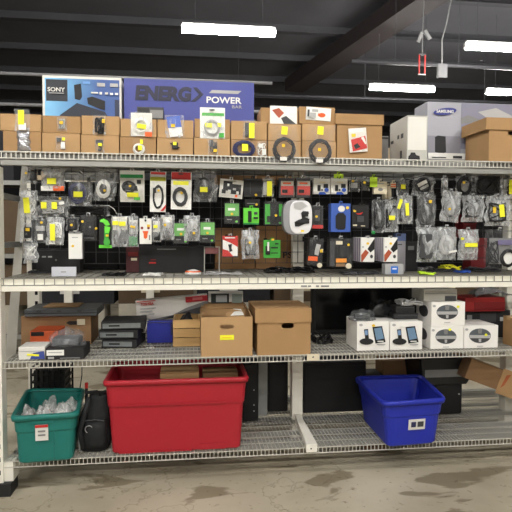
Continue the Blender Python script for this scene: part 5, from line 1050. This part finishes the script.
m.build('mesh_sides', BLACK, t); MB().box(x0+.012, .57, ZB+.009, x1-.012, .81, z1-.03).build('added_dark_fill', BLK2, t); MB().box(x0, .56, ZB, x1, .82, ZB+.008).build('crate_floor', BLACK, t)  # solid dark block added so the mesh does not show light behind
q = P(86.5, 388, .3)
t = thing('marker_pen', 'dark pen with red cap standing behind the backpack', 'pen', (q.x, .3, ZB))
MB().tube([(q.x, .3, ZB), (q.x, .3, q.z)], .01, 8).build('barrel', BLK2, t); MB().tube([(q.x, .3, q.z), (q.x, .3, q.z+.035)], .011, 8).build('cap', RED, t)
pts = [P(x, y, .7) for x, y in ((82, 362), (82, 375), (80, 388), (86, 394), (100, 392), (112, 388))]
t = thing('electric_cable', 'thin dark cord hanging behind the teal tote', 'cord', pts[2]); MB().tube(pts, .004, 5).build('cord_run', BLACK, t)

# black cases standing at the back of the bottom deck
BG2 = 'black cases at the back of the bottom deck'
def standing(label, rc, Y, depth, extra=()):
    q = rect(*rc, Y); t = thing('equipment_case', label, 'case', ((q[0]+q[2])/2, Y, ZB), BG2)
    MB().box(q[0], Y, ZB+.001, q[2], Y+depth, q[3]).build('body', M((24, 24, 26), .7, var=.2), t, bevel=.008)
    MB().box(q[0]+.02, Y-.003, ZB+.03, q[2]-.02, Y-.0005, q[3]-.03).build('front_panel', M((18, 18, 20), .6), t)
    for e in extra: draw([e], Y-.004, t, None, 1)
standing('slim black case with white studs right of the red tote', (243, 361, 258.5, 424), .5, .25, [('e', 'stud', 'lg', (254, 390, .7, .7)), ('e', 'stud', 'lg', (254, 405, .7, .7)), ('e', 'stud', 'lg', (254, 411, .7, .7))])
standing('black case between the grey and the white upright', (268, 361, 288, 424), .68, .2)
standing('large black case behind and left of the blue tote', (303.5, 362, 366, 416), .62, .28)
standing('black case behind the blue tote', (370, 376, 408, 414), .75, .25)
carton('cardboard_carton', 'dim brown carton with pale label on the black case behind blue tote', (384, 361, 412, 376), .77, .2, rect(370, 376, 408, 414, .75)[3]+.001, KRAFT3)
# black shredder bin with grey strip
Y = .46; q = rect(438, 384, 463.5, 416, Y); q2 = rect(420, 358, 472, 385, Y)
t = thing('paper_shredder', 'black shredder bin with a light grey strip, right of blue tote', 'shredder', ((q[0]+q[2])/2, Y, ZB))
cxq = (q2[0]+q2[2])/2
MB().box(rect(437, 380, 463.5, 416, Y)[0], Y+.02, ZB+.001, q[2], Y+.3, q2[1]+.005).build('bin', M((20, 20, 22), .5), t, bevel=.01)
MB().prism([(q2[0], q2[3]), (q2[2], q2[3]), (q2[2], q2[1]+.06), (q2[2]-.04, q2[1]), (q2[0]+.03, q2[1])], Y, Y+.32).build('head', M((24, 24, 26), .4), t, bevel=.008)
draw([('r', 'grey_strip', 'g', (425, 369.5, 471, 377)), ('e', 'button', 'lg', (459, 394, .8, .8))], Y-.001, t, None, 1)
# leaning cardboard
c = P(497, 379, .34); q = rect(466, 366, 545, 392, .34)
t = thing('cardboard_slab', 'flat brown carton leaning aslant at the lower right', 'cardboard box', (c.x+.1, .4, ZB))
xf = rotY(c, 21)
MB().box(q[0], .34, c.z-.075, q[2], .62, c.z+.075).build('body', KRAFT3, t, xf=xf, bevel=.003)
draw([('r', 'bright_panel', KRAFT, (500, 366, 545, 391.5)), ('p', 'red_print', M((176, 96, 60), .8), [(505, 372), (509, 370), (506, 382), (503, 386)])], .339, t, xf, 1)
q = rect(365, 452.5, 386, 460, .36)
t = thing('wood_block', 'brown wooden block on the floor under the bottom deck', 'block', ((q[0]+q[2])/2, .36, 0))
MB().box(q[0], .36, 0, q[2], .46, .09).build('block_body', M((104, 78, 56), .8, var=.2, stretch=(2, 2, 20)), t, bevel=.004)
MB().box(q[0]+.02, .358, .03, q[2]-.02, .3595, .034).build('saw_mark', M((70, 50, 36), .8), t)

# ------------------------------------------------------------------ next rack and goods across the far aisle
fr = thing('far_rack', 'pale steel rack across the next aisle, seen through the shelves', 'shelving', (0, 3.2, 0))
for px in (-10, 68, 150, 300, 420, 505):
    p = P(px, 300, 3.2); slotted = MB().box(p.x-.045, 3.2, 0, p.x+.045, 3.26, 3.7 if px < 0 else 2.6); slotted.build('upright_post', STEELW, fr)
    for k in range(9): MB().box(p.x+.01, 3.198, .9+k*.14, p.x+.025, 3.1995, .94+k*.14).build('slot', BLACK, fr)
for z in (.35, 1.3, 2.15):
    MB().box(-4, 3.27, z-.05, 6, 3.31, z).build('beam', STEELG, fr); MB().box(-4, 3.31, z-.02, 6, 4.1, z).build('shelf_board', M((90, 84, 76), .8), fr)
for py in (72, 103):
    a = P(-30, py, 3.25); MB().tube([(-4, 3.25, a.z), (1.0, 3.25, a.z)], .02, 8).build('top_rail', M((110, 110, 112), .5), fr)
rnd = random.Random(12); tones = [((168, 150, 124), 'tan'), ((90, 74, 56), 'dim brown'), ((40, 40, 44), 'black'), ((186, 180, 166), 'pale')]
places = ['left end of', 'near left end of', 'left of middle on', 'in the middle of', 'right of middle on', 'near right end of', 'right end of']
for zi, (z, nm) in enumerate(((.351, 'lowest shelf'), (1.301, 'second shelf'), (2.151, 'third shelf'), (.6925, 'upper tier of lowest shelf'))):
    for k in range(7):
        x = -2.75+k*.95; wd = rnd.uniform(.6, .88); hh = rnd.uniform(.45, .7) if zi in (1, 2) else .337
        if zi == 3: hh = rnd.uniform(.4, .5); wd = .9
        tone, tn = (tones[1+k % 2] if zi == 3 else tones[(k*2+zi) % 4 if zi else (3 if k < 4 else 0)])
        t = thing('far_carton', '%s carton %s the far rack, %s' % (tn, places[k], nm), 'carton', (x+wd/2, 3.35, z), 'cartons on the far rack')
        MB().box(x, 3.35, z, x+wd, 3.9, z+hh).build('body', M(tone, .85), t, bevel=.004)
        MB().box(x+.01, 3.352, z+hh, x+wd-.01, 3.62, z+hh+.004).build('top_flap', M(tone, .85), t); MB().box(x+wd*.3, 3.348, z+hh*.3, x+wd*.55, 3.3495, z+hh*.5).build('paper_label', PAPER if k % 2 else CREAM, t)
